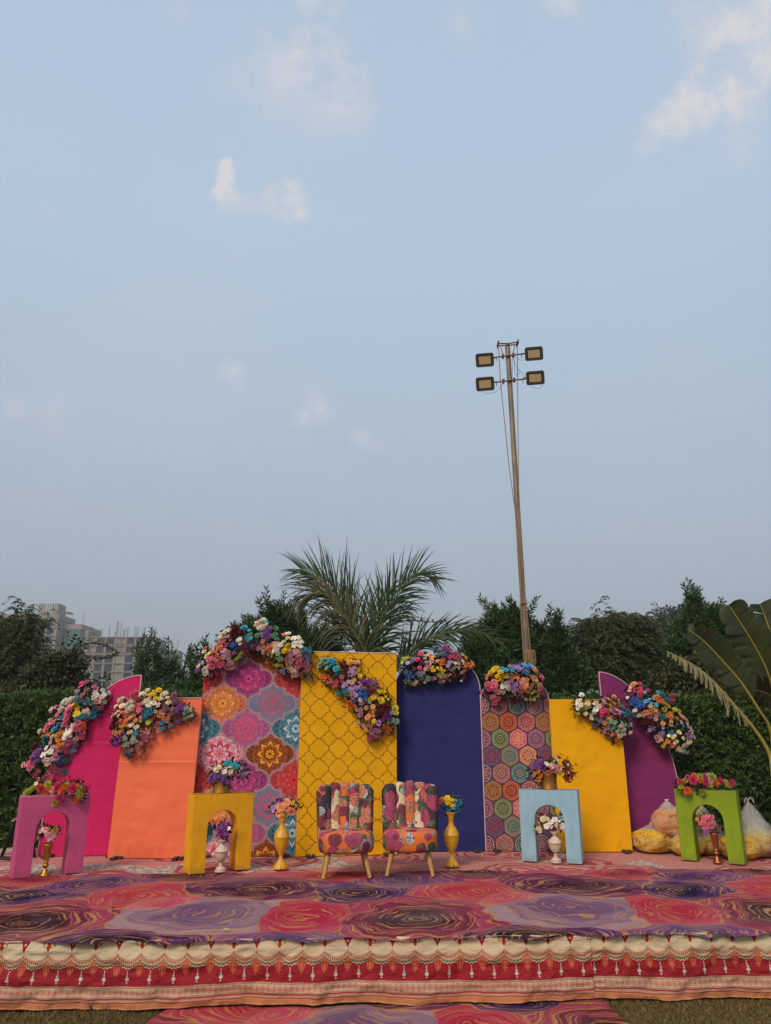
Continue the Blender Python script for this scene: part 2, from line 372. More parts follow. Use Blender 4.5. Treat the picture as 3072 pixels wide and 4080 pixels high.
def backcarpet(g):
    o = g.tc('Object'); n = g.noise(o, 3, 3, .6, out=1)
    p = g.vm('ADD', o, g.vm('SCALE', g.vm('SUBTRACT', n, (.5, .5, .5)), scale=.25)); x, y, z = g.sep(p)
    q = g.comb(x, y*.9); d = g.voro(q, 1.15); cell = g.voro(q, 1.15, out='Color'); hx = g.sep(cell)[0]
    rings = g.m('SINE', d*62.0) > .1
    hatch = (g.m('SINE', x*130.0) > 0)*(g.m('SINE', y*90.0) > -.2)
    c = g.mix(hatch*.6, lin('#c48a80'), lin('#b8484a'))
    c = g.mix(hx > .62, c, g.mix(g.noise(o, 22, 3) > .52, lin('#c9b3a6'), lin('#8b7f74')))
    c = g.mix(g.band(d, .22, .48), c, g.mix(rings, lin('#bf857c'), lin('#a8484a')))
    c = g.mix(g.band(d, 0.0, .12)*(g.noise(o, 9, 3) > .5), c, lin('#b33a40'))
    c = g.vm('SCALE', c, scale=(g.noise(o, 30, 4)-.5)*.3+.95)
    return {'Base Color': c, 'bump': (g.noise(o, 120, 2), .3, .01)}
M_BACKCARPET = material('red_and_pale_carpet', backcarpet, .95, .1)

def skirt_fn(g):
    uv = g.tc('UV'); u, t, _ = g.sep(uv)                     # u along the stage, t downwards from the top edge, metres
    q = .147; k = u/q; w = g.abs(g.fract(k)-.5)*2.0; cu = (g.fract(k+.5)-.5)*q     # cu: distance from the cusp
    va = (g.fract(k)-.5)*q                                   # distance from the valley
    odd = g.mod(g.floor(k+.5), 2.0) > .5
    cur = (w**2.2)*-.038+.111; d = t-cur; red = lin('#93202a'); cream = lin('#cdb997')
    scal = g.abs(g.m('SINE', u*(PI/.0245)))*.009
    c = g.mix(d > .047+scal, cream, red)
    c = g.mix(g.band(d, .036, .042+scal), c, lin('#55664c'))
    c = g.mix(g.band(d, .0, .008)*(g.fract(u*160.0) > .45), c, lin('#b23a34'))
    c = g.mix(g.band(d, .013, .026), c, g.mix(g.fract(u*75.0) > .5, lin('#c79a78'), lin('#6b4a3a')))
    c = g.mix(g.band(d, .030, .035), c, lin('#b8653a'))
    c = g.mix(g.band(d, .009, .012), c, lin('#b23a34'))
    # urns and triangles on the cream band
    au = g.abs(cu)
    urn = (g.vm('LENGTH', g.comb(cu/.0125, (t-.035)/.022)) < 1.0); neck = (au < .008)*(t < .02)
    hand = g.abs(g.vm('LENGTH', g.comb((au-.020)/.010, (t-.022)/.016))-1.0) < .2
    leaf = (au > .026)*(au < .042)*(t < .034)*(g.noise(uv, 95, 2) > .52)
    c = g.mix((1.0-odd)*g.max(urn, neck)*(t < .07), c, g.mix(g.noise(uv, 120, 1), lin('#b0401f'), lin('#7c1c18')))
    c = g.mix((1.0-odd)*hand, c, lin('#b5713f')); c = g.mix((1.0-odd)*leaf, c, lin('#4c6b53'))
    tri = odd*(au < (t*-1.0+.064)*.45)
    c = g.mix(tri, c, red); c = g.mix(tri*(g.vm('LENGTH', g.comb(cu, t-.02)) < .006), c, cream)
    # lanterns at the cusps, beaded drops at the valleys
    lan = (au < .025-(t-.149)*.22)*g.band(t, .151, .196); lan2 = (au < .010+(t-.118)*.42)*g.band(t, .120, .147); lan3 = (au < (.214-t)*.5)*g.band(t, .199, .214)
    L = g.max(lan, g.max(lan2, lan3)); pane = (g.abs(g.abs(cu)-.011) < .0022)*g.band(t, .15, .186)
    c = g.mix(L, c, g.mix(pane, lin('#b8603e'), red))
    av = g.abs(va); th = g.m('ARCTAN2', t-.226, va)
    star = g.vm('LENGTH', g.comb(va, t-.226)) < .0115+g.m('SINE', th*9.0)*.0018
    bead = (g.vm('LENGTH', g.comb(va, (g.fract(t*110.0)-.5)/110.0)) < .0034)*g.band(t, .172, .207)
    tri2 = (av < (.214-t)*.9)*g.band(t, .205, .213); drop = g.vm('LENGTH', g.comb(va, t-.247)) < .005
    c = g.mix(g.max(g.max(star, bead), g.max(tri2, drop)), c, lin('#c4bfb0'))
    # lower bands
    c = g.mix(t > .266, c, cream)
    dm = lambda a, b, f: g.band(t, a, b)*(g.abs(g.fract(u*f)-.5)+g.abs((t-(a+b)/2)/(b-a))*.5 < .36)
    c = g.mix(g.max(dm(.267, .279, 85.0), dm(.323, .333, 85.0)), c, lin('#7e2a24'))
    fl = (g.fract(u/.037)-.5)*.037; fr = g.vm('LENGTH', g.comb(fl, t-.301)); fa = g.m('ARCTAN2', t-.301, fl)
    c = g.mix(g.abs(fr-.0165) < .0016, c, lin('#8a4a3c')); c = g.mix((fr < .0095+g.m('SINE', fa*8.0)*.0032)*(fr > .0025), c, lin('#b3263a'))
    c = g.mix(g.max(g.band(t, .333, .342), g.band(t, .355, .361)), c, red)
    chev = g.fract(u*70.0+g.abs(t-.3485)*90.0) > .55
    c = g.mix(g.band(t, .342, .355)*chev, c, lin('#7e2a24'))
    c = g.mix(t > .361, c, lin('#c08856'))
    dots = g.vm('LENGTH', g.comb((g.fract(u*62.0)-.5)/62.0, g.abs(t-.3755)-.005)) < .0042
    c = g.mix((t > .363)*dots, c, lin('#9a3a22'))
    c = g.mix((t > .266)*.22, c, lin('#a8584a')); c = g.vm('SCALE', c, scale=(g.noise(uv, 7, 4)-.5)*.35+.97)
    return {'Base Color': c, 'bump': (g.noise(g.comb(u, t*2.0), 9, 4, .6, dist=1.0), .8, .02)}
M_SKIRT = material('printed_skirting_cloth', skirt_fn, .75, .2)

def kantha_fn(kind):
    def fn(g):
        o = g.tc('Object'); x, y, z = g.sep(o)
        rnd_ = S(g, g.n.new('ShaderNodeObjectInfo').outputs['Random'])
        q = g.vm('ADD', o, g.comb(rnd_*9.0, rnd_*3.0, rnd_*5.0))
        navy, cream, orange = lin('#14172c'), lin('#ddc9a6'), lin('#e26a1f')
        if kind == 'channel':                                # one cloth per channel, colour carried by the object
            oi = g.n.new('ShaderNodeObjectInfo'); b = S(g, oi.outputs['Color'])
        else: b = g.vm('SCALE', orange, scale=1.0)
        wq = g.vm('ADD', q, g.vm('SCALE', g.vm('SUBTRACT', g.noise(q, 22, 2, out=1), (.5, .5, .5)), scale=.03))
        def blob(sc, thr, c1, c2, off):
            v = g.vm('ADD', wq, off); d = g.voro(v, sc); cr = g.sep(g.voro(v, sc, out='Color'))[0]
            ink = g.m('SINE', d*sc*4.0+g.noise(q, 55, 2)*22.0) > .15
            return (d < thr)*(cr > .2), g.mix(ink, lin(c1), lin(c2))
        for a in ((5.5, .42, '#35603a', '#1b3a2a', (3.1, .2, 1.7)), (7.0, .36, '#c4bfc0', '#4c5468', (.3, 4.2, 2.0)), (5.0, .46, '#b03a68', '#82244a', (7.0, 1.0, 4.0)), (6.0, .40, '#cf8468', '#9a4440', (1.0, 8.0, 9.0)), (5.0, .34, '#7e1c3c', '#54102c', (5.0, 3.0, 6.0))):
            k, cc = blob(*a); b = g.mix(k, b, cc)
        lf = (g.voro(wq, 12, feat='DISTANCE_TO_EDGE') < .05)*(g.noise(q, 9, 2) > .52)
        b = g.mix(lf*.6, b, lin('#5d7a3c')); b = g.mix(g.noise(q, 60, 3)*.22, b, lin('#a08a78'))
        st = (g.abs(g.fract(z*75.0)-.5) < .1)*(g.fract(x*55.0+g.floor(z*75.0)*.37) > .4)
        b = g.mix(st*.06, b, lin('#e6dcc8'))
        return {'Base Color': b, 'bump': (g.abs(g.fract(z*75.0)-.5)*.3+g.noise(q, 30, 3), .4, .004)}
    return fn
M_KCH = material('patchwork_print_cloth', kantha_fn('channel'), .9, .1); M_KSEAT = material('floral_print_cloth', kantha_fn('seat'), .9, .1)

def paint_fn(c, chip):
    c = lin(c); chip = lin(chip)
    def fn(g):
        o = g.tc('Object'); x, y, z = g.sep(o)
        n = g.noise(g.comb(x*3.0, y*3.0, z*.7), 6, 5, .65); f = g.noise(o, 55, 4, .7); s = g.noise(o, 170, 2)
        col = g.vm('SCALE', c, scale=(n-.5)*.7+1.0)
        pw = g.n.new('ShaderNodeNewGeometry').outputs['Pointiness']
        edge = g.smooth(S(g, pw), .53, .60)*(f > .47)
        col = g.mix(g.max(edge*.7, (f > .70)*.5), col, chip)
        col = g.mix((s > .73)*.6, col, lin('#4a3524'))
        col = g.mix(g.smooth(z*-1.0, -.09, 0.0)*(n > .45)*.35, col, lin('#6a4a3c'))
        return {'Base Color': col, 'Roughness': g.lerp(n, .35, .7), 'bump': (n*.6+f*.5, .35, .01)}
    return fn
M_PPINK = material('pink_gloss_paint', paint_fn('#c24e7c', '#d9b48e'), .5, .4); M_PYEL = material('yellow_gloss_paint', paint_fn('#e6a402', '#6a4210'), .5, .4)
M_PBLUE = material('pale_blue_paint', paint_fn('#8fb4c4', '#6b5138'), .5, .4); M_PGREEN = material('green_gloss_paint', paint_fn('#80980a', '#3a3010'), .5, .4)
def brass(name, c, rough=.3):
    return material(name, lambda g: {'Base Color': g.vm('SCALE', lin(c), scale=(g.noise(g.tc('Object'), 14, 4)-.5)*.8+1.0), 'Metallic': .9, 'Roughness': g.lerp(g.noise(g.tc('Object'), 20, 3), rough, rough+.3)}, rough, .5)
M_BRASS = brass('worn_brass', '#b98232'); M_COPPER = brass('copper', '#a86448'); M_POT = brass('aged_brass', '#9a6c34', .45)
def carved(g):
    o = g.tc('Object'); x, y, z = g.sep(o); th = g.m('ARCTAN2', y, x)
    v = g.comb(th*2.2, z*34.0); d = g.voro(v, 1.0, rand=.25); e = g.abs(g.fract(d*3.0)-.5) < .17
    c = g.mix(e*.8, g.mix(g.noise(o, 30, 3), lin('#dfc9b4'), lin('#efdfca')), lin('#8f6a4a'))
    ring = g.abs(g.fract(z*13.0+.2)-.5) < .05
    return {'Base Color': g.mix(ring*.7, c, lin('#8f6a4a')), 'bump': (e*-1.0, .6, .003)}
M_CARVED = material('carved_white_marble', carved, .45, .4)
def woodgold(g):
    o = g.tc('Object'); x, y, z = g.sep(o); th = g.m('ARCTAN2', y, x)
    n = g.noise(g.comb(th*3.5, z*7.0), 2.5, 5, .7, dist=1.4); k = g.voro(g.comb(th*.8, z*3.0), 1.6)
    c = g.mix(g.smooth(n, .34, .52), lin('#8a4a10'), lin('#e8ae22'))
    c = g.mix(g.smooth(k, .16, .10)*.85, c, lin('#7b3a1e'))
    c = g.mix(g.band(g.fract(n*9.0), .42, .52)*.7, c, lin('#4f2408'))
    return {'Base Color': c, 'bump': (n, .4, .006)}
M_WOODGOLD = material('golden_grained_wood', woodgold, .3, .5)
M_WOOD = material('pale_wood', lambda g: {'Base Color': g.mix(g.noise(g.vm('MULTIPLY', g.tc('Object'), (30, 30, 4)), 3, 4, .6), lin('#a2773e'), lin('#c99c5c'))}, .5, .35)
M_CONC = material('grey_concrete', lambda g: {'Base Color': g.vm('SCALE', lin('#8f887d'), scale=(g.noise(g.tc('Object'), .25, 5, .7)-.5)*.9+.95), 'bump': (g.noise(g.tc('Object'), .6, 4), .3, .3)}, .95, .1)
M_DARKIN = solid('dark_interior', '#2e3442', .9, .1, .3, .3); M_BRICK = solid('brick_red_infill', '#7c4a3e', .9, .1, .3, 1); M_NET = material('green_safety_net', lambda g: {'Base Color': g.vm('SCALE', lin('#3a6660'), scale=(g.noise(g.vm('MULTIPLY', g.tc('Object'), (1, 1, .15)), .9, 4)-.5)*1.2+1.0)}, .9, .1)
M_WHITEP = solid('white_paint', '#cfcdc8', .7)
M_MAST = material('rusty_galvanised_pole', lambda g: {'Base Color': g.mix(g.smooth(g.noise(g.vm('MULTIPLY', g.tc('Object'), (6, 6, 1.2)), 3, 5, .7), .42, .62), lin('#75695c'), lin('#94806c')), 'Metallic': .25}, .55, .4)
M_RUST = solid('rusty_iron', '#6a4330', .7, .3, .3, 40); M_LAMPG = solid('grey_lamp_housing', '#4a4541', .55, .4)
def lampface(g):
    o = g.tc('Object'); x, y, z = g.sep(o)
    c = g.mix(g.abs(g.fract(x*90.0)-.5) < .14, lin('#d8be90'), lin('#a48e66'))
    return {'Base Color': g.mix((g.voro(o, 55) < .13)*.8, c, lin('#5a4630'))}
M_LAMPF = material('reflector_glass', lampface, .2, .6)
M_ROPE = material('jute_rope', lambda g: {'Base Color': g.vm('SCALE', lin('#9b7f5c'), scale=(g.m('SINE', g.sep(g.tc('Object'))[2]*220.0+g.sep(g.tc('Object'))[0]*150.0)*.25+1.0))}, .95, .1)
M_CABLE = solid('grey_cable', '#565a5c', .6); M_BLACK = solid('black_plastic', '#141416', .5, .4)

def leafmat(name, a, b, tr=.25, rough=.5, pale=None):
    def fn(g):
        r = S(g, g.n.new('ShaderNodeNewGeometry').outputs['Random Per Island']); o = g.tc('Object')
        f = g.m('MULTIPLY_ADD', r, .7, g.noise(o, 1.6, 3)*.6-.15)
        c = g.mix(f, lin(a), lin(b))
        if pale: c = g.mix(r > .93, c, lin(pale))
        return {'Base Color': c, 'trans': (g.vm('SCALE', c, scale=1.4), tr)}
    return material(name, fn, rough, .35)
L_HEDGE = leafmat('hedge_leaves', '#2a3e1c', '#5a7434', .2); L_SHRUB = leafmat('lanceolate_leaves', '#24381a', '#536e3c', .2)
L_NEEM = leafmat('neem_leaves', '#2a331a', '#5a6038', .25, pale='#6b5526'); L_BUSH = leafmat('bush_leaves', '#262e16', '#50552e', .2, pale='#6a4c22')
L_PALM = leafmat('palm_leaflets', '#22341a', '#4a6230', .25, .45); L_PALMDRY = leafmat('drooping_palm_leaflets', '#44462c', '#767250', .25)
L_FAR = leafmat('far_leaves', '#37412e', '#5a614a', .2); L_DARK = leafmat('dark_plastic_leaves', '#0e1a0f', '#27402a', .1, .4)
L_GRASS = leafmat('dry_grass_blades', '#5c4c2c', '#8a7648', .2, .7, pale='#a08a5a')
M_BARK = solid('bark', '#4a3d30', .9, .1, .4, 25, .5); M_MIDRIB = solid('yellow_green_midrib', '#8c8434', .5, .3)
def bananaleaf(a, b):
    def fn(g):
        o = g.tc('UV'); u, v, _ = g.sep(o)
        n = g.noise(g.comb(u*.6, v*40.0), 3, 4, .6); m = g.noise(g.tc('Object'), 2.2, 4, .6)
        c = g.mix(n*.7+g.smooth(m, .4, .7)*.5-.1, lin(a), lin(b))
        return {'Base Color': c, 'trans': (g.vm('SCALE', c, scale=1.3), .2), 'bump': (n, .4, .01)}
    return material('broad_leaf_'+a[1:], fn, .45, .4)
L_BAN = bananaleaf('#232b14', '#464b22'); L_BANDRY = bananaleaf('#5f5a40', '#8c8462'); L_BANBROWN = bananaleaf('#352c14', '#5c4a20')
def petalmat():
    oi = lambda g: g.n.new('ShaderNodeObjectInfo')
    def fn(g):
        n = oi(g); c = S(g, n.outputs['Color']); r = S(g, n.outputs['Random'])
        isl = S(g, g.n.new('ShaderNodeNewGeometry').outputs['Random Per Island'])
        o = g.tc('Object'); rad = g.vm('LENGTH', o)
        f = (isl-.5)*.30+(r-.5)*.25+1.0
        c2 = g.vm('SCALE', c, scale=f)
        c2 = g.mix((g.noise(o, 14, 2)-.35)*.5, c2, g.mix(.5, c2, (.85, .8, .7)))
        return {'Base Color': c2, 'trans': (c2, .22)}
    return material('silk_petals', fn, .7, .2)
M_PETAL = petalmat(); M_EYE = solid('flower_centre', '#8f8a52', .8); M_BUD = solid('pale_green_buds', '#a9ab78', .7, .2, .3)
def bagfill(a, b, c_):
    def fn(g):
        o = g.tc('Object'); v = g.vm('MULTIPLY', o, (1, 1, 1.6)); k = g.sep(g.voro(v, 75, out='Color'))[0]; d = g.voro(v, 75)
        c = g.mix(k, lin(a), lin(b)); c = g.mix((k > .8)*.9, c, lin(c_)); c = g.mix(g.smooth(d, .35, .6)*.3, c, lin('#7a5010'))
        return {'Base Color': c, 'bump': (d, .8, .01)}
    return material('petals_'+a[1:], fn, .7, .3)
M_FY = bagfill('#e8ae08', '#f7cf3c', '#a08a20'); M_FP = bagfill('#e08a52', '#f0b48a', '#c8a070'); M_FR = bagfill('#a02a48', '#cc5a74', '#e0c4a8'); M_FYP = bagfill('#dcb83c', '#f0dc98', '#8f906a')
def filmfn():
    M = bpy.data.materials.new('clear_plastic_film'); M.use_nodes = True; nt = M.node_tree; g = G(nt); b = nt.nodes['Principled BSDF']
    o = g.tc('Object'); n = g.noise(g.vm('MULTIPLY', o, (1, 1, .35)), 17, 5, .65, dist=1.5); w = g.abs(n-.5)
    g.put(b.inputs['Base Color'], lin('#e2ddd4')); b.inputs['Roughness'].default_value = .22
    bp = nt.nodes.new('ShaderNodeBump'); bp.inputs['Strength'].default_value = .9; bp.inputs['Distance'].default_value = .03; g.put(bp.inputs['Height'], n); nt.links.new(bp.outputs[0], b.inputs['Normal'])
    t = nt.nodes.new('ShaderNodeBsdfTransparent'); mx = nt.nodes.new('ShaderNodeMixShader')
    z = g.sep(o)[2]
    g.put(mx.inputs[0], g.smooth(w, .02, .0)*.28+.10+g.smooth(z, .17, .34)*.34)
    nt.links.new(t.outputs[0], mx.inputs[1]); nt.links.new(b.outputs[0], mx.inputs[2]); nt.links.new(mx.outputs[0], nt.nodes['Material Output'].inputs[0]); return M
M_FILM = filmfn(); M_TIE = solid('white_plastic_tie', '#d9d6d0', .5)
def lawn(g):
    o = g.tc('Object'); n = g.noise(o, 1.5, 5, .6); f = g.noise(o, 60, 4, .7)
    c = g.mix(n, lin('#4a3f22'), lin('#6f6238')); c = g.mix(g.smooth(f, .4, .65)*.6, c, lin('#3a3218'))
    return {'Base Color': c, 'bump': (f, .8, .03)}
M_LAWN = material('dry_lawn', lawn, .95, .1)
# ------------------------------------------------------------------ ground, stage, cloths
ST = .39
def frontY(x): return 5.49+.05*x
gm = bpy.data.meshes.new('ground'); gm.from_pydata([(-900, -900, 0), (900, -900, 0), (900, 900, 0), (-900, 900, 0)], [], [(0, 1, 2, 3)]); gm.materials.append(M_LAWN)
tag(link('ground', gm), kind='structure')
def sheet(name, x0, x1, yf, yb, zf, nx, ny, mat, drop=None, **k):
    v = []; f = []
    for j in range(ny+1):
        for i in range(nx+1):
            x = x0+(x1-x0)*i/nx; a, b = yf(x), yb(x); y = a+(b-a)*(j/ny)**1.3
            v.append((x, y, zf(x, y)))
    for j in range(ny):
        for i in range(nx): q = j*(nx+1)+i; f.append((q, q+1, q+nx+2, q+nx+1))
    o = link(name, npmesh(name, v, f, mat, True)); return tag(o, **k)
mb = MB(); n = 24
xs = [-4.6+9.4*i/n for i in range(n+1)]
fr = [(x, frontY(x)) for x in xs]; bk = [(x, 9.75) for x in xs]
v = [(x, y, 0) for x, y in fr]+[(x, y, ST) for x, y in fr]+[(x, y, 0) for x, y in bk]+[(x, y, ST) for x, y in bk]; m = n+1; f = []
for i in range(n): f += [(i, i+1, m+i+1, m+i), (m+i, m+i+1, 3*m+i+1, 3*m+i), (2*m+i+1, 2*m+i, 3*m+i, 3*m+i+1)]
f += [(0, m, 3*m, 2*m), (n, 2*m+n, 3*m+n, m+n)]
mb.add(v, f); mb.build('stage_platform', solid('stage_boards', '#6e6257', .9, .1), kind='structure')
sheet('back_carpet', -4.5, 4.7, lambda x: 7.4, lambda x: 9.7, lambda x, y: ST+.004+.004*fbm(x*3, y*3), 60, 20, M_BACKCARPET,
      label='red and pale patterned old carpet under the backdrop panels at the rear of the stage', cat='carpet')
def cz(x, y):
    e = y-frontY(x)
    z = ST+.012+.007*fbm(x*2.2, y*2.2, 3)+.004*fbm(x*7, y*7, 1)
    if e < .02: z -= (.02-e)*(.20+.3*fbm(x*2.6, 9))
    return z
def cyf(x): return frontY(x)-.055-.030*fbm(x*2.3, 4)-.008*math.sin(x*9)+(.05 if x < -2.0 else 0)*min(1, (-2.0-x))
sheet('swirl_carpet', -4.35, 4.55, cyf, lambda x: 7.86+.055*x+.05*fbm(x*1.7, 2)+(0.0 if abs(x) < 2.9 else -.12*(abs(x)-2.9)), cz, 260, 90, M_CARPET,
      label='large pink, purple and gold swirl patterned carpet covering the front of the stage', cat='carpet')
def pz(x, y): return .010+.006*fbm(x*3, y*3, 5)
v = []; f = []; nx, ny = 110, 40
for j in range(ny+1):
    for i in range(nx+1):
        t = j/ny; y = 5.60-2.6*t; xl = -1.36-.18*t*2.6/1.2+.02*fbm(3, y*3); xr = 1.40+.10*t*2.6+.02*fbm(8, y*3)
        x = xl+(xr-xl)*i/nx; y += .012*math.sin(x*7)+.1*(i/nx-.5); v.append((x, y, pz(x, y)))
for j in range(ny):
    for i in range(nx): q = j*(nx+1)+i; f.append((q, q+nx+1, q+nx+2, q+1))
tag(link('path_carpet', npmesh('path_carpet', v, f, M_PATH, True)), 'strip of swirl patterned carpet lying on the dry grass before the stage', 'carpet')
def skirt(x0, x1, off, label, dy=0.0, ph=0):
    nx = int((x1-x0)/.018); ny = 26; v = []; f = []; uv = []
    for j in range(ny+1):
        for i in range(nx+1):
            x = x0+(x1-x0)*i/nx; t = j/ny*.392
            sag = .012*math.sin(x*3.1+ph)+.010*fbm(x*2.5, ph)
            d = t/.39
            w = .020*d*math.sin(x*8+1.2*math.sin(x*2.3))+.03*d*fbm(x*4.5+t*3, t*2, ph)+.012*fbm(x*2-t*12, t*14, ph+8)+.010*fbm(x*9+t*14, t*9, ph+4)
            y = min(frontY(x)-.006, frontY(x)-.030-dy-.03*d**1.5-w)
            z = ST+.004-t*(.945+sag*1.5)+.008*fbm(x*1.2, 3+ph)*d
            v.append((x, y, z)); uv.append((x+off, t+.006*fbm(x*2, t*5, ph)))
    for j in range(ny):
        for i in range(nx): q = j*(nx+1)+i; f.append((q, q+nx+1, q+nx+2, q+1))
    tag(link('skirting_cloth', npmesh('skirting_cloth', v, f, M_SKIRT, True, uv)), label, 'cloth', 'printed cloths hung along the stage front')
skirt(-4.5, 1.36, .10, 'long red and cream printed cloth along the stage front, left of the seam')
skirt(1.335, 4.6, .02, 'shorter red and cream printed cloth along the stage front, right of the seam', -.006, 7)
# grass in front of the stage and at its sides
def blades(name, n, box, h, mat, seed, dens=None, **k):
    r = np.random.RandomState(seed); x = r.uniform(box[0], box[1], n); y = r.uniform(box[2], box[3], n); a = r.uniform(0, 2*PI, n); ok = (x < -1.40-.12*(5.6-y)) | (x > 1.45+.08*(5.6-y)) | (y > 5.46); x, y, a = x[ok], y[ok], a[ok]; n = len(x)
    hh = h*r.uniform(.4, 1.2, n); lean = r.uniform(.2, 1.4, n)*hh; b = r.uniform(0, 2*PI, n); w = .0035
    P = np.zeros((n, 3, 3)); P[:, 0] = np.c_[x-w*np.cos(a), y-w*np.sin(a), np.zeros(n)]; P[:, 1] = np.c_[x+w*np.cos(a), y+w*np.sin(a), np.zeros(n)]
    P[:, 2] = np.c_[x+lean*np.cos(b), y+lean*np.sin(b), hh]
    return tag(link(name, npmesh(name, P.reshape(-1, 3), np.arange(3*n).reshape(-1, 3), mat)), kind='stuff', **k)
blades('grass', 120000, (-3.4, 3.6, 3.9, 5.55), .022, L_GRASS, 3, label='short dry brownish grass in front of the stage', cat='grass')

# ------------------------------------------------------------------ backdrop panels
def panel(name, label, cat_group, p0, p1, hfun, mat, cosx=False, pipe=None, tilt=0.0, nx=56, ny=70, wr=.009, seam=None, feet=True, curve='top'):
    """p0,p1: base corners on the stage; hfun(s)->height at fraction s of the width"""
    a = Vector((p0[0], p0[1], 0)); b = Vector((p1[0], p1[1], 0)); w = (b-a).length
    root = empty(name, (a.x, a.y, ST+.012), math.atan2(b.y-a.y, b.x-a.x), label, 'backdrop panel', cat_group)
    v = []; f = []; uv = []; sd = hash(name+label) % 97 if False else sum(map(ord, label)) % 97
    S_ = [(.5-.5*math.cos(PI*i/nx)) if cosx else i/nx for i in range(nx+1)]
    Tj = [j/ny for j in range(ny+1)]
    if seam:
        q0 = seam/hfun(.5); jj = round(q0*ny)
        for k_, o_ in ((-2, -.016), (-1, -.006), (0, .0), (1, .004), (2, .018)): Tj[jj+k_] = q0+o_/hfun(.5)
    for j in range(ny+1):
        for i in range(nx+1):
            s = S_[i]; u = s*w; hh_ = hfun(s); z = hh_*Tj[j]
            if seam and abs(hfun(.3)-hfun(.7)) > .01 and hh_ > seam+.03: T0 = q0; z = seam*Tj[j]/T0 if Tj[j] < T0 else seam+(hh_-seam)*(Tj[j]-T0)/(1-T0)
            lean = tilt*z
            e = min(u, w-u, .25)/.25
            d = wr*(fbm(u*2.1, z*1.3, sd)+.5*fbm(u*3+z*2.5, z*7, sd+5))*(.4+e)+.35*wr*(1-e)*math.sin(z*60+8*fbm(u*4, z*2, sd))*fbm(z*2, 3, sd)
            if z < .25: d += wr*1.4*(1-z/.25)*fbm(u*9, z*3, sd+9)
            if seam: k_ = z-seam; d += .005*math.exp(-((k_+.006)/.008)**2)-.004*(abs(k_-.004) < .003)
            v.append((u+lean, -.022-d, z)); uv.append((u, z))
    for j in range(ny):
        for i in range(nx): q = j*(nx+1)+i; f.append((q, q+1, q+nx+2, q+nx+1))
    cover = link('fabric_cover', npmesh('fabric_cover', v, f, mat, True, uv), root)
    ol = [(hfun(0)*k/30*tilt, hfun(0)*k/30) for k in range(30)]+[(S_[i]*w+tilt*hfun(S_[i]), hfun(S_[i])) for i in range(nx+1)]+[(w+hfun(1)*(1-k/30)*tilt, hfun(1)*(1-k/30)) for k in range(1, 31)]
    # wrap round the frame and closed back
    mb = MB(); v = [(x, -.022, z) for x, z in ol]+[(x, .022, z) for x, z in ol]; m = len(ol)
    mb.add(v, [(i, i+1, m+i+1, m+i) for i in range(m-1)]+[(m-1, 0, m, 2*m-1)]); mb.add([(x, .022, z) for x, z in ol], [tuple(range(m))])
    mb.build('frame_back', [mat if mat not in (M_MANDALA, M_HEX, M_LATTICE) else M_BACKCLOTH], root)
    if pipe:
        mb = MB(); mb.tube([(x, -.024, z) for x, z in pipe(ol, m, nx)], .0058, 6); mb.build('piping', M_PIPE, root)
    for s in (.12, .88):
        if feet:
            mb = MB(); mb.box((s*w, -.02, .010), (.045, .30, .024)); mb.box((s*w+.055, .0, .010), (.028, .22, .022)); mb.build('support_foot', M_STEEL, root)
    return root
rect = lambda h: (lambda s: h)
def arch(h, w, k=1.0):
    def fn(s):
        x = (s-.5)*w; r = w/2; return h-r*k+r*k*math.sqrt(max(0, 1-(x/r)**2))
    return fn
def quarter(h, hl, flip=False, pw=.62):
    def fn(s):
        if flip: s = 1-s
        return hl+(h-hl)*(1-(1-s)**1.9)**pw
    return fn
full = lambda ol, m, nx: ol
toponly = lambda ol, m, nx: ol[30:30+nx+1]
panel('quarter_round_panel', 'hot pink quarter round backdrop panel at the left end, flowers down its curved side', 'backdrop panels', (-3.80, 8.84), (-2.905, 8.90), quarter(1.935, .72), M_PINK, True, full, .02, seam=1.18)
panel('rectangular_panel', 'plain orange rectangular backdrop panel between the pink and the mandala panel', 'backdrop panels', (-2.985, 8.70), (-2.12, 8.67), rect(1.665), M_ORANGE, False, toponly, .025, seam=.98)
panel('arched_panel', 'tall arched backdrop panel printed with large many coloured mandalas', 'backdrop panels', (-2.11, 8.80), (-.985, 8.86), arch(2.33, 1.125, .42), M_MANDALA, True, None, 0, wr=.009)
panel('rectangular_panel', 'yellow rectangular backdrop panel printed with brown quatrefoil trellis lines', 'backdrop panels', (-.982, 8.80), (.125, 8.98), rect(2.20), M_LATTICE, False, toponly, 0)
panel('arched_panel', 'plain navy blue arched backdrop panel in the middle of the row', 'backdrop panels', (.117, 9.17), (1.142, 9.21), arch(2.20, 1.025, .78), M_NAVY, True, full, 0, wr=.013)
panel('arched_panel', 'narrow arched backdrop panel printed with hexagon mandala tiles', 'backdrop panels', (1.140, 9.19), (1.975, 9.24), arch(1.98, .835, .80), M_HEX, True, full, 0)
panel('rectangular_panel', 'plain yellow rectangular backdrop panel right of the hexagon printed one', 'backdrop panels', (1.960, 9.15), (2.80, 9.16), rect(1.675), M_YELLOW, False, None, 0)
panel('quarter_round_panel', 'deep purple quarter round backdrop panel at the right end', 'backdrop panels', (2.66, 9.38), (3.53, 9.52), quarter(2.01, .72, True), M_PURPLE, True, full, -.01, seam=1.18)

# white ribbon knot tied where the yellow lattice and navy panels meet
mb = MB(); p = AY(1580, 3122, 9.05)
for k in range(7): mb.tube([p+Vector((0, 0, .03)), p+Vector((.02+.012*k, -.02, .02-.006*k)), p+Vector((.05*math.cos(k), -.03, -.03-.012*k))], [.004, .007, .003], 5)
mb.build('ribbon_knot', M_TIE, label='white ribbon knot tied at the joint of yellow trellis and navy panels', cat='ribbon')

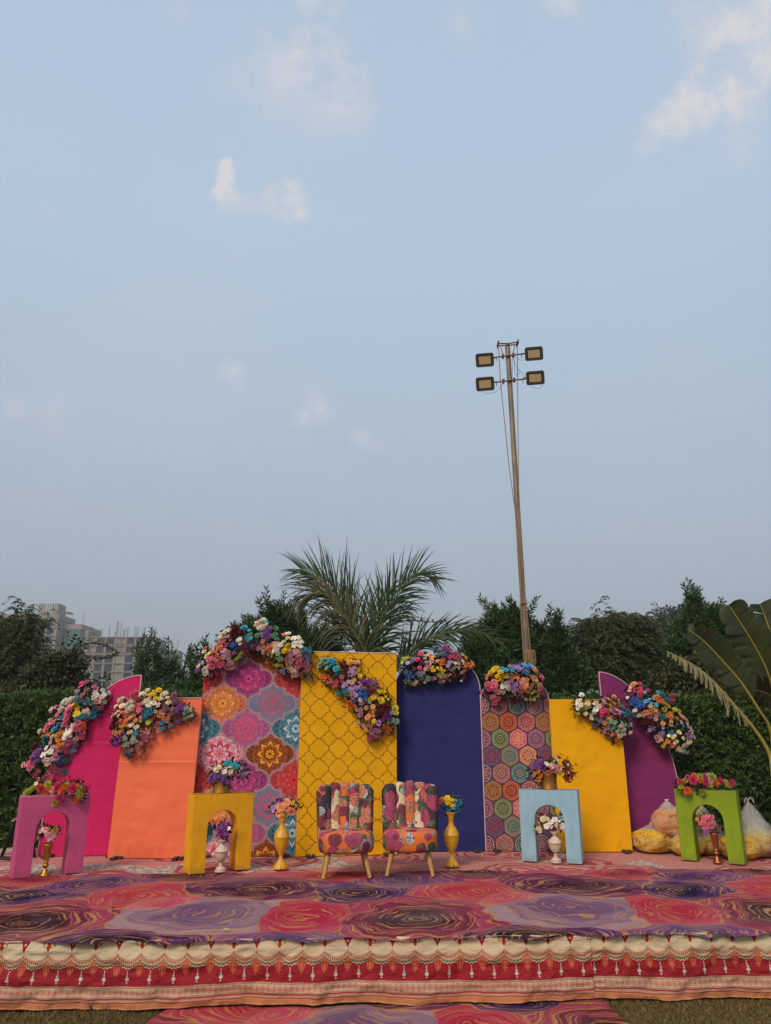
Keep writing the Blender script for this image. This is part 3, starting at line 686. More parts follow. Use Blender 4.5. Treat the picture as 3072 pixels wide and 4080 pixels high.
# ------------------------------------------------------------------ arch plinths
def plinth(label, x, y, rz, mat):
    root = empty('arch_plinth', (x, y, ST+.016), rz, label, 'plinth', 'painted arch plinths on the stage')
    W_, Hh, D_, iw, ih = .612, .70, .19, .305, .555; r = iw/2
    out = [(0, 0), (0, Hh), (W_, Hh), (W_, 0)]
    x0 = (W_-iw)/2+.0; inn = [(x0+iw, 0)]+[(x0+r+r*math.cos(PI*k/24), ih-r+r*math.sin(PI*k/24)) for k in range(25)]+[(x0, 0)]
    poly = out+inn; m = len(poly); bm_v = [(a, 0, b) for a, b in poly]+[(a, D_, b) for a, b in poly]
    f = [tuple(range(m)), tuple(range(2*m-1, m-1, -1))]+[(i, m+i, m+(i+1) % m, (i+1) % m) for i in range(m)]
    me = bpy.data.meshes.new('plinth_body'); me.from_pydata(bm_v, [], f); me.materials.append(mat)
    o = link('body', me, root); md = o.modifiers.new('edge', 'BEVEL'); md.width = .004; md.segments = 2; md.limit_method = 'ANGLE'; md.angle_limit = R(40)
    for k in range(3):                                        # top lid board, slightly proud
        pass
    mb = MB(); mb.box((W_/2, D_/2, Hh+.003), (W_-.006, D_-.006, .006)); mb.build('top_board', mat, root)
    return root
def plinth2(label, p, q, mat): 
    a = FL(*p, ST); b = FL(*q, ST); return plinth(label, a.x, a.y, math.atan2(b.y-a.y, b.x-a.x), mat)
PL = [plinth('pink painted wooden arch plinth, leftmost of the four', -3.41, 7.44, R(34), M_PPINK), plinth('mustard yellow painted wooden arch plinth before the mandala panel', -1.85, 7.65, R(31), M_PYEL),
      plinth('pale blue painted wooden arch plinth with chipped edges', 1.425, 8.45, R(-20), M_PBLUE), plinth('lime green painted wooden arch plinth in front of the petal bags', 3.12, 8.53, R(-32), M_PGREEN)]
bpy.context.view_layer.update()

# ------------------------------------------------------------------ vases and pots
def vase(name, label, x, y, z, prof, mat, n=24, parts=(), group=None, s=1.0, base=None):
    root = empty(name, (x, y, z), 0, label, 'vase', group)
    prof = [(r*s, h*s) for r, h in prof]
    if base:
        k = base; MB().lathe([(0, 0)]+prof[:k], n).build('foot', mat, root); MB().lathe(prof[k-1:], n).build('body', mat, root)
    else: MB().lathe([(0, 0)]+prof, n).build('body', mat, root)
    for pr, m in parts: MB().lathe([(r*s, h*s) for r, h in pr], n).build('ring', m, root)
    return root
TR = [(.048, 0), (.050, .008), (.038, .016), (.036, .024), (.028, .03), (.026, .045), (.014, .06), (.012, .068), (.024, .078), (.030, .09), (.026, .10), (.018, .108), (.020, .116), (.026, .122), (.022, .128), (.026, .15), (.032, .20), (.040, .26), (.048, .285), (.045, .288), (.036, .26), (.025, .16), (0, .15)]
CV = [(r_*1.28, h_) for r_, h_ in [(.042, 0), (.044, .006), (.040, .022), (.030, .040), (.018, .048), (.012, .058), (.014, .072), (.012, .078), (.022, .092), (.038, .12), (.048, .155), (.050, .18), (.052, .183), (.050, .187), (.044, .21), (.028, .222), (.026, .232), (.014, .236), (.014, .25), (.020, .262), (.034, .282), (.032, .285), (.014, .255), (0, .25)]]
WV = [(r_*1.15, h_) for r_, h_ in [(.062, 0), (.066, .008), (.062, .020), (.046, .045), (.028, .072), (.018, .092), (.016, .115), (.020, .125), (.036, .16), (.054, .205), (.063, .25), (.066, .285), (.068, .29), (.066, .295), (.060, .325), (.044, .355), (.028, .378), (.022, .40), (.022, .435), (.026, .44), (.024, .45), (.032, .48), (.045, .505), (.042, .508), (.024, .46), (0, .45)]]
def fl(px, py): p = FL(px, py, ST); return p.x, p.y
zs = ST+.018
G1 = 'brass trumpet vases under the arch plinths'; G2 = 'carved white vases under the arch plinths'; G3 = 'tall golden wood vases'
VP = vase('trumpet_vase', 'shiny gold trumpet vase standing under the pink arch', -3.185, 7.60, zs, TR, M_BRASS, group=G1, base=14, s=.96)
VG = vase('trumpet_vase', 'coppery trumpet vase standing under the green arch', 3.415, 8.33, zs, TR, M_COPPER, group=G1, base=14)
VY = vase('carved_vase', 'carved white vase with dark purple flowers under the yellow arch', -1.585, 7.80, zs, CV, M_CARVED, group=G2, base=8)
VB = vase('carved_vase', 'carved white vase with white flowers under the pale blue arch', 1.755, 8.33, zs, CV, M_CARVED, group=G2, base=8, s=1.05)
VM = vase('wood_grain_vase', 'tall golden brown vase in front of the mandala panel, left of the chairs', -1.03, 7.97, zs, WV, M_WOODGOLD, group=G3, base=7)
VN = vase('wood_grain_vase', 'tall golden brown vase in front of the navy panel, right of the chairs', .665, 8.11, zs, WV, M_WOODGOLD, group=G3, base=7)
pot = [(.088, 0), (.089, .004), (.086, .008), (.085, .145), (.088, .150), (.083, .150), (.080, .02), (0, .02)]
ztop = ST+.016+.706
PY = vase('brass_pot', 'dull brass cylinder pot standing on the yellow plinth', -1.64, 7.89, ztop, [(r*1.02, h) for r, h in pot], M_POT, 28, group='brass pots on the plinths')
PB = vase('brass_pot', 'dull brass cylinder pot standing on the pale blue plinth', 1.748, 8.43, ztop, [(r*1.0, h) for r, h in pot], M_POT, 28, group='brass pots on the plinths')

# ------------------------------------------------------------------ chairs
def chair(label, x, y, rz, seed):
    root = empty('slipper_chair', (x, y, ST+.017), rz, label, 'chair', 'pair of patchwork print chairs')
    for sx, sy in ((-1, -1), (1, -1), (-1, 1), (1, 1)):
        mb = MB(); a = Vector((sx*.165, sy*.12+.02, .215)); b = Vector((sx*.215, sy*.185+.02 if sy < 0 else .19, 0)); mb.tube([b, b.lerp(a, .5), a], [.0165, .021, .026], 12); o = mb.build('leg', M_WOOD, root)
    # seat: rounded, bulging drum, D shaped towards the back
    v = []; f = []; n = 56; prof = [(0, .205), (.80, .205), (.93, .212), (.985, .235), (1.0, .28), (1.0, .33), (.975, .362), (.92, .378), (.80, .386), (.5, .392), (0, .394)]
    def out(q):
        c, s = math.cos(q), math.sin(q); e = 2.5; k = (abs(c)**e+abs(s)**e)**(-1/e); return c*k*.262, s*k*.245
    for i, (rr, h) in enumerate(prof):
        for k in range(n):
            X, Y = out(2*PI*k/n); w = 1+.008*math.sin(k*1.7+i)*(h < .36); v.append((X*rr*w, Y*rr*w+.0, h+.004*fbm(X*8, Y*8, seed)))
    for i in range(len(prof)-1):
        for k in range(n): f.append((i*n+k, i*n+(k+1) % n, (i+1)*n+(k+1) % n, (i+1)*n+k))
    o = link('seat', npmesh('seat', v, f, M_KSEAT, True), root)
    # backrest: five padded upright channels wrapped on a curve
    cols = [lin('#15182e'), lin('#d9c5a2'), lin('#e4691c'), lin('#dcc9a8'), lin('#15182e')]
    tops = [.790, .803, .815, .803, .790]
    rad = .34; span = R(98); seg = [1.25, .9, .85, .9, 1.25]; tot = sum(seg); a0 = -span/2
    for c in range(5):
        a1 = a0+span*seg[c]/tot; v = []; f = []; nu, nv = 12, 22; am = (a0+a1)/2; wd = (a1-a0)
        for j in range(nv+1):
            for i in range(nu+1):
                s = i/nu; q = a0+wd*s; bul = math.sin(PI*s)
                zt = tops[c]-.019*(1-math.sqrt(max(0, 1-(2*s-1)**2*.98)))-(.022*(1-min(1, (s if c == 0 else 1-s)*2.2))**2 if c in (0, 4) else 0)
                z = .30+(zt-.30)*j/nv; tz = (z-.30)/(zt-.30)
                rnd_top = math.sqrt(max(0, 1-max(0, (tz-.93)/.07)**2)); wide = .94+.07*tz
                Rr = rad-(.022+.034*bul**.7*(1.0-.45*(1-tz)))*rnd_top
                X = math.sin(q)*Rr*wide*1.02; Y = .215+.10*(tz-.3)-(rad-.0)*(.0)+(math.cos(q)*Rr-rad)*.75+.0
                v.append((X, Y+.0, z))
        m = len(v)
        for j in range(nv+1):
            for i in range(nu+1):
                X, Y, z = v[j*(nu+1)+i]; s = i/nu; q = a0+wd*s; tz = j/nv; wide = .94+.07*tz
                rt = math.sqrt(max(0, 1-max(0, (tz-.9)/.1)**2))
                v.append((math.sin(q)*(rad+.03*rt)*wide*1.02, .215+.10*(tz-.3)+(math.cos(q)*(rad+.03*rt)-rad)*.75, z))
        for j in range(nv):
            for i in range(nu):
                a = j*(nu+1)+i; f.append((a, a+1, a+nu+2, a+nu+1)); b = m+a; f.append((b+1, b, b+nu+1, b+nu+2))
            a = j*(nu+1); f.append((a+nu+1, m+a+nu+1, m+a, a)); a += nu; f.append((a, m+a, m+a+nu+1, a+nu+1))
        for i in range(nu): a = nv*(nu+1)+i; f.append((a, a+1, m+a+1, m+a)); a = i; f.append((a+1, a, m+a, m+a+1))
        o = link('backrest_channel', npmesh('backrest_channel', v, f, M_KCH, True), root); o.color = (*cols[c], 1)
        a0 = a1
    return root
chair('patchwork print slipper chair on the left, before the yellow trellis panel', -.375, 7.62, R(7), 1)
chair('patchwork print slipper chair on the right, half before the navy panel', .235, 7.72, R(-3), 5)
# ------------------------------------------------------------------ flowers (shared meshes, coloured per object)
def petal(v, f, a, el, r0, L, wd, cup=.3, n=3, tip=.0, roll=0.0):
    """one petal: azimuth a, elevation el above the flower plane (z is the face direction)"""
    b = len(v); ca, sa = math.cos(a), math.sin(a)
    for i in range(n+1):
        t = i/n; w = wd*math.sin(PI*min(1, .18+.82*t*(.86 if tip == 0 else 1)))**.7*(1-tip*t**2) if t > 0 else wd*.35
        rr = r0+L*t*math.cos(el+roll*t); h = L*t*math.sin(el+roll*t*.8)
        for s in (-1, 0, 1):
            x = rr; y = s*w; z = h+(abs(s)*cup*w)
            v.append((x*ca-y*sa, x*sa+y*ca, z))
    for i in range(n):
        for s in range(2): q = b+i*3+s; f.append((q, q+1, q+4, q+3))
def fl_mesh(kind, sd):
    r = random.Random(sd); v = []; f = []; mi_eye = None
    if kind == 'rose':                                       # cupped spiral
        for ring, (n, el, r0, L, w) in enumerate(((5, .25, .10, .36, .24), (5, .62, .09, .34, .22), (4, .95, .08, .30, .17), (3, 1.25, .04, .27, .12), (2, 1.4, .02, .26, .07))):
            for k in range(n): petal(v, f, 2*PI*(k+.5*(ring % 2)+r.uniform(-.12, .12))/n, el+r.uniform(-.1, .1), r0, L*r.uniform(.9, 1.1), w, .35, 3, 0, -.35)
    elif kind == 'peony':
        for ring, (n, el, r0, L, w) in enumerate(((8, .2, .1, .38, .18), (8, .55, .09, .36, .16), (7, .9, .07, .34, .13), (6, 1.15, .04, .33, .10), (4, 1.4, .02, .32, .06))):
            for k in range(n): petal(v, f, 2*PI*(k+.5*(ring % 2)+r.uniform(-.25, .25))/n, el+r.uniform(-.15, .15), r0, L*r.uniform(.85, 1.12), w, .5*r.uniform(-1, 1), 2, 0, -.3)
    elif kind == 'mum':                                      # ball of narrow petals
        for ring, (n, el) in enumerate(((16, -.1), (16, .25), (15, .55), (12, .85), (9, 1.12), (5, 1.4))):
            for k in range(n): petal(v, f, 2*PI*(k+.5*(ring % 2)+r.uniform(-.2, .2))/n, el+r.uniform(-.1, .1), .03, .46*r.uniform(.92, 1.06), .062, .7, 2, .25, .25)
    elif kind == 'blossom':
        for k in range(5): petal(v, f, 2*PI*k/5+r.uniform(-.1, .1), .28+r.uniform(-.1, .15), .03, .45, .22, .22, 3, 0, -.35)
    elif kind == 'lily':
        for k in range(6): petal(v, f, 2*PI*k/6, .75-(k % 2)*.15, .03, .62, .12, .5, 4, .75, -1.0)
    elif kind == 'berry':                                    # frilly cluster of tiny florets
        for q in range(9):
            a = r.uniform(0, 2*PI); rr = .36*math.sqrt(r.random()); ox, oy, oz = rr*math.cos(a), rr*math.sin(a), .25-rr*.45
            b = len(v)
            for k in range(4): petal(v, f, PI/2*k+r.random(), .5, .0, .15, .075, .3, 1)
            for i in range(b, len(v)): v[i] = (v[i][0]+ox, v[i][1]+oy, v[i][2]+oz)
    return np.array(v), np.array(f)
FM = {}
for kind in ('rose', 'peony', 'mum', 'blossom', 'lily', 'berry'):
    FM[kind] = []
    for s in range(3):
        v, f = fl_mesh(kind, s*7+len(kind)); me = npmesh(kind, v, f, M_PETAL, True)
        if kind in ('blossom', 'lily'):
            mb = MB(); mb.lathe([(.05, 0), (.045, .07), (.0, .09)], 6)
            me2 = mb.me('eye', M_EYE)
            vv = np.vstack([v, np.array(mb.v)]); ff = [tuple(q) for q in f]+[tuple(i+len(v) for i in q) for q in mb.f]
            me = bpy.data.meshes.new(kind); me.from_pydata([tuple(p) for p in vv], [], ff); me.materials.append(M_PETAL); me.materials.append(M_EYE)
            me.polygons.foreach_set('material_index', [0]*len(f)+[1]*len(mb.f)); me.polygons.foreach_set('use_smooth', [True]*len(ff)); me.update()
        FM[kind].append(me)
KN = dict(r='rose', p='peony', m='mum', b='blossom', l='lily', y='berry')
PN = dict(rose='rose', peony='carnation', mum='chrysanthemum', blossom='blossom', lily='lily', berry='floret_cluster')
CC = {k: lin(c) for k, c in dict(w='#f6ecdc', cr='#f2e2ba', pk='#ee7a9c', hp='#ec4a84', lp='#f2bcb8', mv='#a5566c', dm='#c488a0', te='#2388a0', aq='#35b8cc', bl='#1a5cae', lb='#5aa0d6',
      ye='#f3cf1c', li='#ccd24a', og='#f58234', pc='#f3aa78', po='#f19a4a', ma='#7c1428', pu='#96389e', ll='#bf98cf', vi='#bd7ccc', rd='#cf1f2e', gt='#5c8088', mi='#a9c4b4', pi='#d06a86', gg='#6f9a7e',
      sl='#7b7ba8', kh='#b9b04a', ta='#b98a3c').items()}
def leafset(pts, n, size, rad, seed, deep=.05, toward=None):
    """dark leaves scattered round the given points"""
    r = np.random.RandomState(seed); P = np.array(pts); c = P[r.randint(0, len(P), n)]+r.normal(0, rad, (n, 3))*np.array([1, .35, 1]); c[:, 1] += deep
    return leaves(c, r.normal(0, 1, (n, 3))+np.array([0, -.9, .1]), size*r.uniform(.6, 1.3, n), .38, r)
def leaves(c, d, L, wr, r):
    n = len(c); d = d/np.linalg.norm(d, axis=1)[:, None]; s = np.cross(d, r.normal(0, 1, (n, 3))); s /= np.linalg.norm(s, axis=1)[:, None]+1e-9; up = np.cross(s, d)
    L = np.asarray(L)[:, None]; w = L*wr*.5
    A = c; B = c+d*L; m = c+d*L*.45+up*L*.10
    V = np.stack([A, m+s*w-up*L*.06, B-up*L*.05, m-s*w-up*L*.06, m], 1).reshape(-1, 3)
    i = np.arange(n)[:, None]*5
    F_ = np.concatenate([i+np.array([[0, 4, 1]]), i+np.array([[4, 2, 1]]), i+np.array([[0, 3, 4]]), i+np.array([[4, 3, 2]])], 0)
    return V, F_
def buds(pts, n, size, rad, seed, deep=-.0):
    r = np.random.RandomState(seed); P = np.array(pts); c = P[r.randint(0, len(P), n)]+r.normal(0, rad, (n, 3))*np.array([1, .3, 1]); c[:, 1] += deep
    o = np.array([[1, 0, 0], [-1, 0, 0], [0, 1, 0], [0, -1, 0], [0, 0, 1], [0, 0, -1]])*size
    V = (c[:, None]+o[None]*r.uniform(.6, 1.3, n)[:, None, None]).reshape(-1, 3); t = np.array([[0, 2, 4], [2, 1, 4], [1, 3, 4], [3, 0, 4], [2, 0, 5], [1, 2, 5], [3, 1, 5], [0, 3, 5]])
    return V, (np.arange(n)[:, None, None]*6+t[None]).reshape(-1, 3)
def spray(name, label, cat, group, org, k, txt, Yf, bulge, seed, lf=420, leafsize=.055, nb=160, base=None, extra=None, top=True):
    """txt lines: x y kind colour n spread size (in crop pixels); Yf(px)->depth of the backing surface"""
    r = random.Random(seed); rows = []
    for ln in txt.split(';'):
        q = ln.split()
        if q: rows.append((float(q[0]), float(q[1]), q[2], q[3], int(q[4]), float(q[5]), float(q[6])))
    cx = sum(q[0]*q[4] for q in rows)/sum(q[4] for q in rows); cy = sum(q[1]*q[4] for q in rows)/sum(q[4] for q in rows)
    pts = []; fls = []
    ext = max(math.hypot(q[0]-cx, q[1]-cy) for q in rows)
    for x, y, kd, c, n, sp, sz in rows:
        for i in range(n):
            if n == 1: X, Y = x, y
            else:
                a = 2.4*i+r.uniform(-.3, .3); rr = sp*math.sqrt((i+.35)/n); X, Y = x+rr*math.cos(a), y+rr*math.sin(a)
            # how near to the middle of the mass: neighbours within reach
            near = sum(q[4] for q in rows if math.hypot(q[0]-X, q[1]-Y) < 170*.24/k)
            d = bulge*(.45+.55*min(1, near/16))*r.uniform(.8, 1.12)
            px, py = org[0]+X*k, org[1]+Y*k; P = AY(px, py, Yf(px)-d); s = sz*k/F*(P.y*math.cos(TH)+(P.z-H)*math.sin(TH))*r.uniform(.92, 1.15)*(1.35 if name == 'table_arrangement' else 1.04)
            gx = sum((X-q[0])*q[4] for q in rows if math.hypot(q[0]-X, q[1]-Y) < 300*.24/k)/2500*(k/.24); gy = sum((Y-q[1])*q[4] for q in rows if math.hypot(q[0]-X, q[1]-Y) < 300*.24/k)/2500*(k/.24)
            fls.append((P, s, KN[kd], c, gx, gy)); pts.append(tuple(P))
    mid = Vector(np.mean(np.array(pts), 0)); org3 = base if base is not None else mid
    root = empty(name, org3, 0, label, cat, group); inv = Matrix.Translation(-Vector(org3))
    for P, s, kd, c, gx, gy in fls:
        o = link(PN[kd], r.choice(FM[kd]), root); o.location = P-Vector(org3); o.scale = (s, s, s)
        nrm = Vector((max(-1.1, min(1.1, gx))+r.uniform(-.35, .35), -1, max(-.9, min(1.0, -gy))+.15+r.uniform(-.3, .3)))
        o.rotation_mode = 'QUATERNION'; o.rotation_quaternion = nrm.to_track_quat('Z', 'Y') @ Euler((0, 0, r.uniform(0, 6.28))).to_quaternion(); o.color = (*CC[c], 1)
    P0 = [tuple(Vector(p)-Vector(org3)) for p in pts]
    V, F_ = leafset(P0, int(lf*2.9), leafsize*.85, leafsize*.42, seed, max(.045, bulge*.42)); tag(link('foliage', npmesh('foliage', V, F_, L_DARK), root), kind='stuff')
    V, F_ = buds(P0, nb, .0055, leafsize*.45, seed+1, -.005); tag(link('filler_buds', npmesh('filler_buds', V, F_, M_BUD), root), kind='stuff')
    return root, pts
GG = 'flower garlands fixed on the backdrop panels'
def lineY(a, b): return lambda px: max(min(a[1], b[1])-.3, min(max(a[1], b[1])+.3, a[1]+(b[1]-a[1])*(px-a[0])/(b[0]-a[0])))
flat = lambda y: (lambda px: y)
spray('flower_garland', 'long pink, white and teal flower garland down the curved edge of the pink panel', 'garland', GG, (60, 2700), .24, '''
1180 70 p pi 2 30 75;1090 130 b hp 3 50 70;1050 200 b pi 2 40 60;1310 150 p pk 1 0 90;1350 200 b pi 3 40 60;1200 190 p pi 2 30 60;1130 265 b mv 2 40 80;1455 215 b mi 1 0 90;1555 250 b mi 1 0 75;
1330 300 r w 3 50 95;1460 290 r w 2 40 90;1380 385 p lp 2 40 90;1470 400 b mi 2 35 80;1020 290 b gt 3 60 90;1060 370 p gt 2 40 120;1180 390 r gt 1 0 140;1290 390 r gt 2 40 120;
820 400 p w 2 50 130;920 370 m w 2 50 140;780 530 m w 1 0 130;990 430 b ye 2 30 90;1030 500 r ye 1 0 110;1020 590 b ye 2 40 100;900 490 r pk 2 40 120;890 580 r pk 2 30 130;880 650 r hp 2 40 90;
1180 540 b lp 2 50 90;1240 600 b lp 1 0 80;1350 510 r pi 2 40 90;1430 500 p pi 1 0 90;1340 600 p te 3 80 120;1190 620 b te 2 30 100;1090 640 b te 2 40 120;1040 720 p te 1 0 90;1010 680 b te 1 0 80;
660 510 l pk 1 0 150;600 530 l lp 1 0 110;700 620 l pi 1 0 110;650 720 l pi 2 60 150;560 780 p pk 2 50 120;580 700 r lp 1 0 70;790 660 r aq 1 0 120;720 780 r te 1 0 90;840 740 p pk 3 70 120;880 820 r hp 1 0 80;
1160 700 p ma 2 50 90;1130 770 p og 1 0 90;1140 840 r og 1 0 100;1050 820 p pk 3 70 120;1090 900 r pi 2 50 110;650 860 r aq 1 0 120;750 840 b gt 1 0 80;520 860 p pc 2 40 90;410 890 p cr 1 0 95;560 940 r pc 2 40 90;
460 970 r pc 1 0 80;630 960 p cr 2 40 80;960 840 b w 3 50 85;880 910 b w 4 60 90;840 970 b w 2 40 90;750 920 p po 2 50 100;720 1030 r po 1 0 110;760 1110 p po 2 50 100;790 1000 r po 1 0 90;690 990 b pc 1 0 90;
500 1020 r te 1 0 120;500 1100 r te 1 0 90;350 1120 m ma 2 60 120;340 1190 m ma 1 0 100;590 1070 b dm 1 0 100;650 1140 b dm 2 40 100;740 1180 b dm 2 40 90;680 1220 b dm 1 0 80;900 1060 r pi 2 60 110;1000 1020 p lp 2 50 110;1120 990 r pk 1 0 100;
520 1170 b w 1 0 95;580 1230 b w 2 30 95;480 1270 b w 2 40 95;510 1350 b w 2 40 95;610 1350 b w 1 0 85;560 1410 b lp 2 50 80;390 1230 m vi 2 50 140;330 1290 m vi 2 60 120;390 1360 m vi 2 50 130;
850 1150 r pi 2 50 100;850 1230 p pi 1 0 100;770 1210 b bl 1 0 80;1000 1110 b sl 2 40 90;960 1200 b sl 2 40 90;690 1330 r pi 1 0 110;660 1280 b dm 1 0 80;740 1300 b bl 2 40 80;760 1390 b bl 2 30 90;870 1360 r gt 2 40 110;690 1390 b bl 1 0 90;
140 1450 p lp 1 0 90;250 1410 r pk 2 40 110;310 1460 r pk 1 0 100;240 1510 p pk 1 0 100;620 1490 r pi 2 40 110;680 1530 r pi 1 0 110;840 1560 r gt 1 0 120;760 1560 b gt 1 0 90;
390 1545 r pk 1 0 85;340 1600 p hp 2 40 90;380 1690 r pk 1 0 90;500 1660 p pi 2 40 100;580 1620 r pk 1 0 90;590 1680 r pk 1 0 100;550 1560 b pi 1 0 70;480 1750 b lp 1 0 80''',
      flat(8.90), .17, 21, lf=900, nb=420)
spray('flower_garland', 'cream, peach and turquoise flower garland over the top left of the orange panel', 'garland', GG, (430, 2700), .216, '''
730 235 r cr 1 0 110;940 230 p ye 1 0 105;840 250 r ye 1 0 70;790 300 p ye 2 30 90;850 310 p ye 1 0 80;880 390 p ye 1 0 90;1040 290 r cr 2 50 110;500 290 m pk 2 50 150;520 380 m pk 2 50 120;590 390 m pi 1 0 80;610 300 r cr 2 50 100;690 320 r cr 1 0 90;
260 400 m w 2 50 140;260 525 r cr 1 0 120;390 480 m w 2 50 140;420 560 m w 2 50 150;460 450 m w 1 0 120;740 400 r cr 2 50 110;660 460 r cr 1 0 100;980 380 r cr 2 30 110;1100 370 r cr 1 0 90;760 490 r w 1 0 120;850 470 r w 1 0 120;930 510 r w 1 0 110;
1120 460 r cr 1 0 110;1210 370 m dm 3 50 140;1240 450 m dm 3 50 130;1290 590 p pu 3 60 110;1360 530 p pu 2 50 110;1330 670 p pu 1 0 90;1440 550 b mi 2 40 80;1510 590 b mi 2 40 80;1530 700 b mi 2 40 80;1420 740 b mi 2 40 80;1410 650 b mi 1 0 80;
150 530 r cr 1 0 90;180 620 b cr 2 30 80;110 690 p lp 2 40 80;190 700 b cr 1 0 80;260 640 r pc 1 0 70;320 650 r pc 1 0 80;330 700 r po 1 0 90;340 780 r po 1 0 80;220 800 p po 1 0 80;270 870 p po 2 30 100;350 870 p po 1 0 100;
420 680 p pc 1 0 90;480 690 p pc 1 0 90;410 740 p pc 1 0 80;510 790 p pc 1 0 80;590 500 p pk 1 0 90;600 580 p pk 2 40 100;570 640 p pk 1 0 80;640 660 b pi 1 0 70;600 730 b pi 1 0 60;
710 590 p te 1 0 100;800 590 p te 2 40 110;700 680 p te 2 40 120;790 650 p te 1 0 100;680 750 p te 1 0 110;130 800 m ma 3 60 130;110 890 m ma 3 60 130;150 970 y li 3 60 120;250 980 y li 2 50 110;740 830 p li 1 0 90;790 790 p li 1 0 80;600 790 b li 1 0 70;
880 630 p pc 1 0 80;970 620 p pc 1 0 80;1060 580 m dm 3 60 110;1200 640 m dm 3 70 110;950 700 p pc 1 0 90;1030 660 p pc 1 0 70;1020 740 r pc 1 0 80;1140 680 r pc 1 0 90;1110 750 r pc 1 0 80;1090 800 r pc 1 0 80;1010 820 b lb 2 30 90;1020 920 b lb 2 40 100;1160 880 b lb 1 0 100;
910 830 b hp 1 0 70;900 890 b pi 1 0 90;940 975 p lp 1 0 110;850 750 b rd 1 0 50;1300 790 b sl 2 40 70;430 860 b cr 2 40 80;530 900 b cr 2 40 80;410 1000 p cr 2 40 80;610 980 b pc 1 0 60;500 1020 b te 2 40 90;280 1060 p pu 1 0 100;130 1130 p pu 2 50 120;180 1210 p pu 2 50 110;60 1180 p pu 1 0 80;230 1110 p pu 1 0 90;
300 1110 b mi 2 40 90;470 1160 b mi 3 50 90;330 1210 b mi 2 50 90;360 1250 b mi 1 0 90;430 1330 b mi 1 0 90;530 1170 b mi 1 0 70;600 1210 m lp 1 0 130;560 1270 m lp 1 0 130;590 1360 m lp 1 0 130;720 1000 l lp 1 0 120;680 1060 l pi 2 40 120;700 1150 l pi 1 0 110;790 1080 l pi 1 0 110;350 1300 b bl 1 0 80;370 1410 p te 2 30 100;360 1450 b te 1 0 80''',
      flat(8.66), .15, 22, lf=700, nb=420)
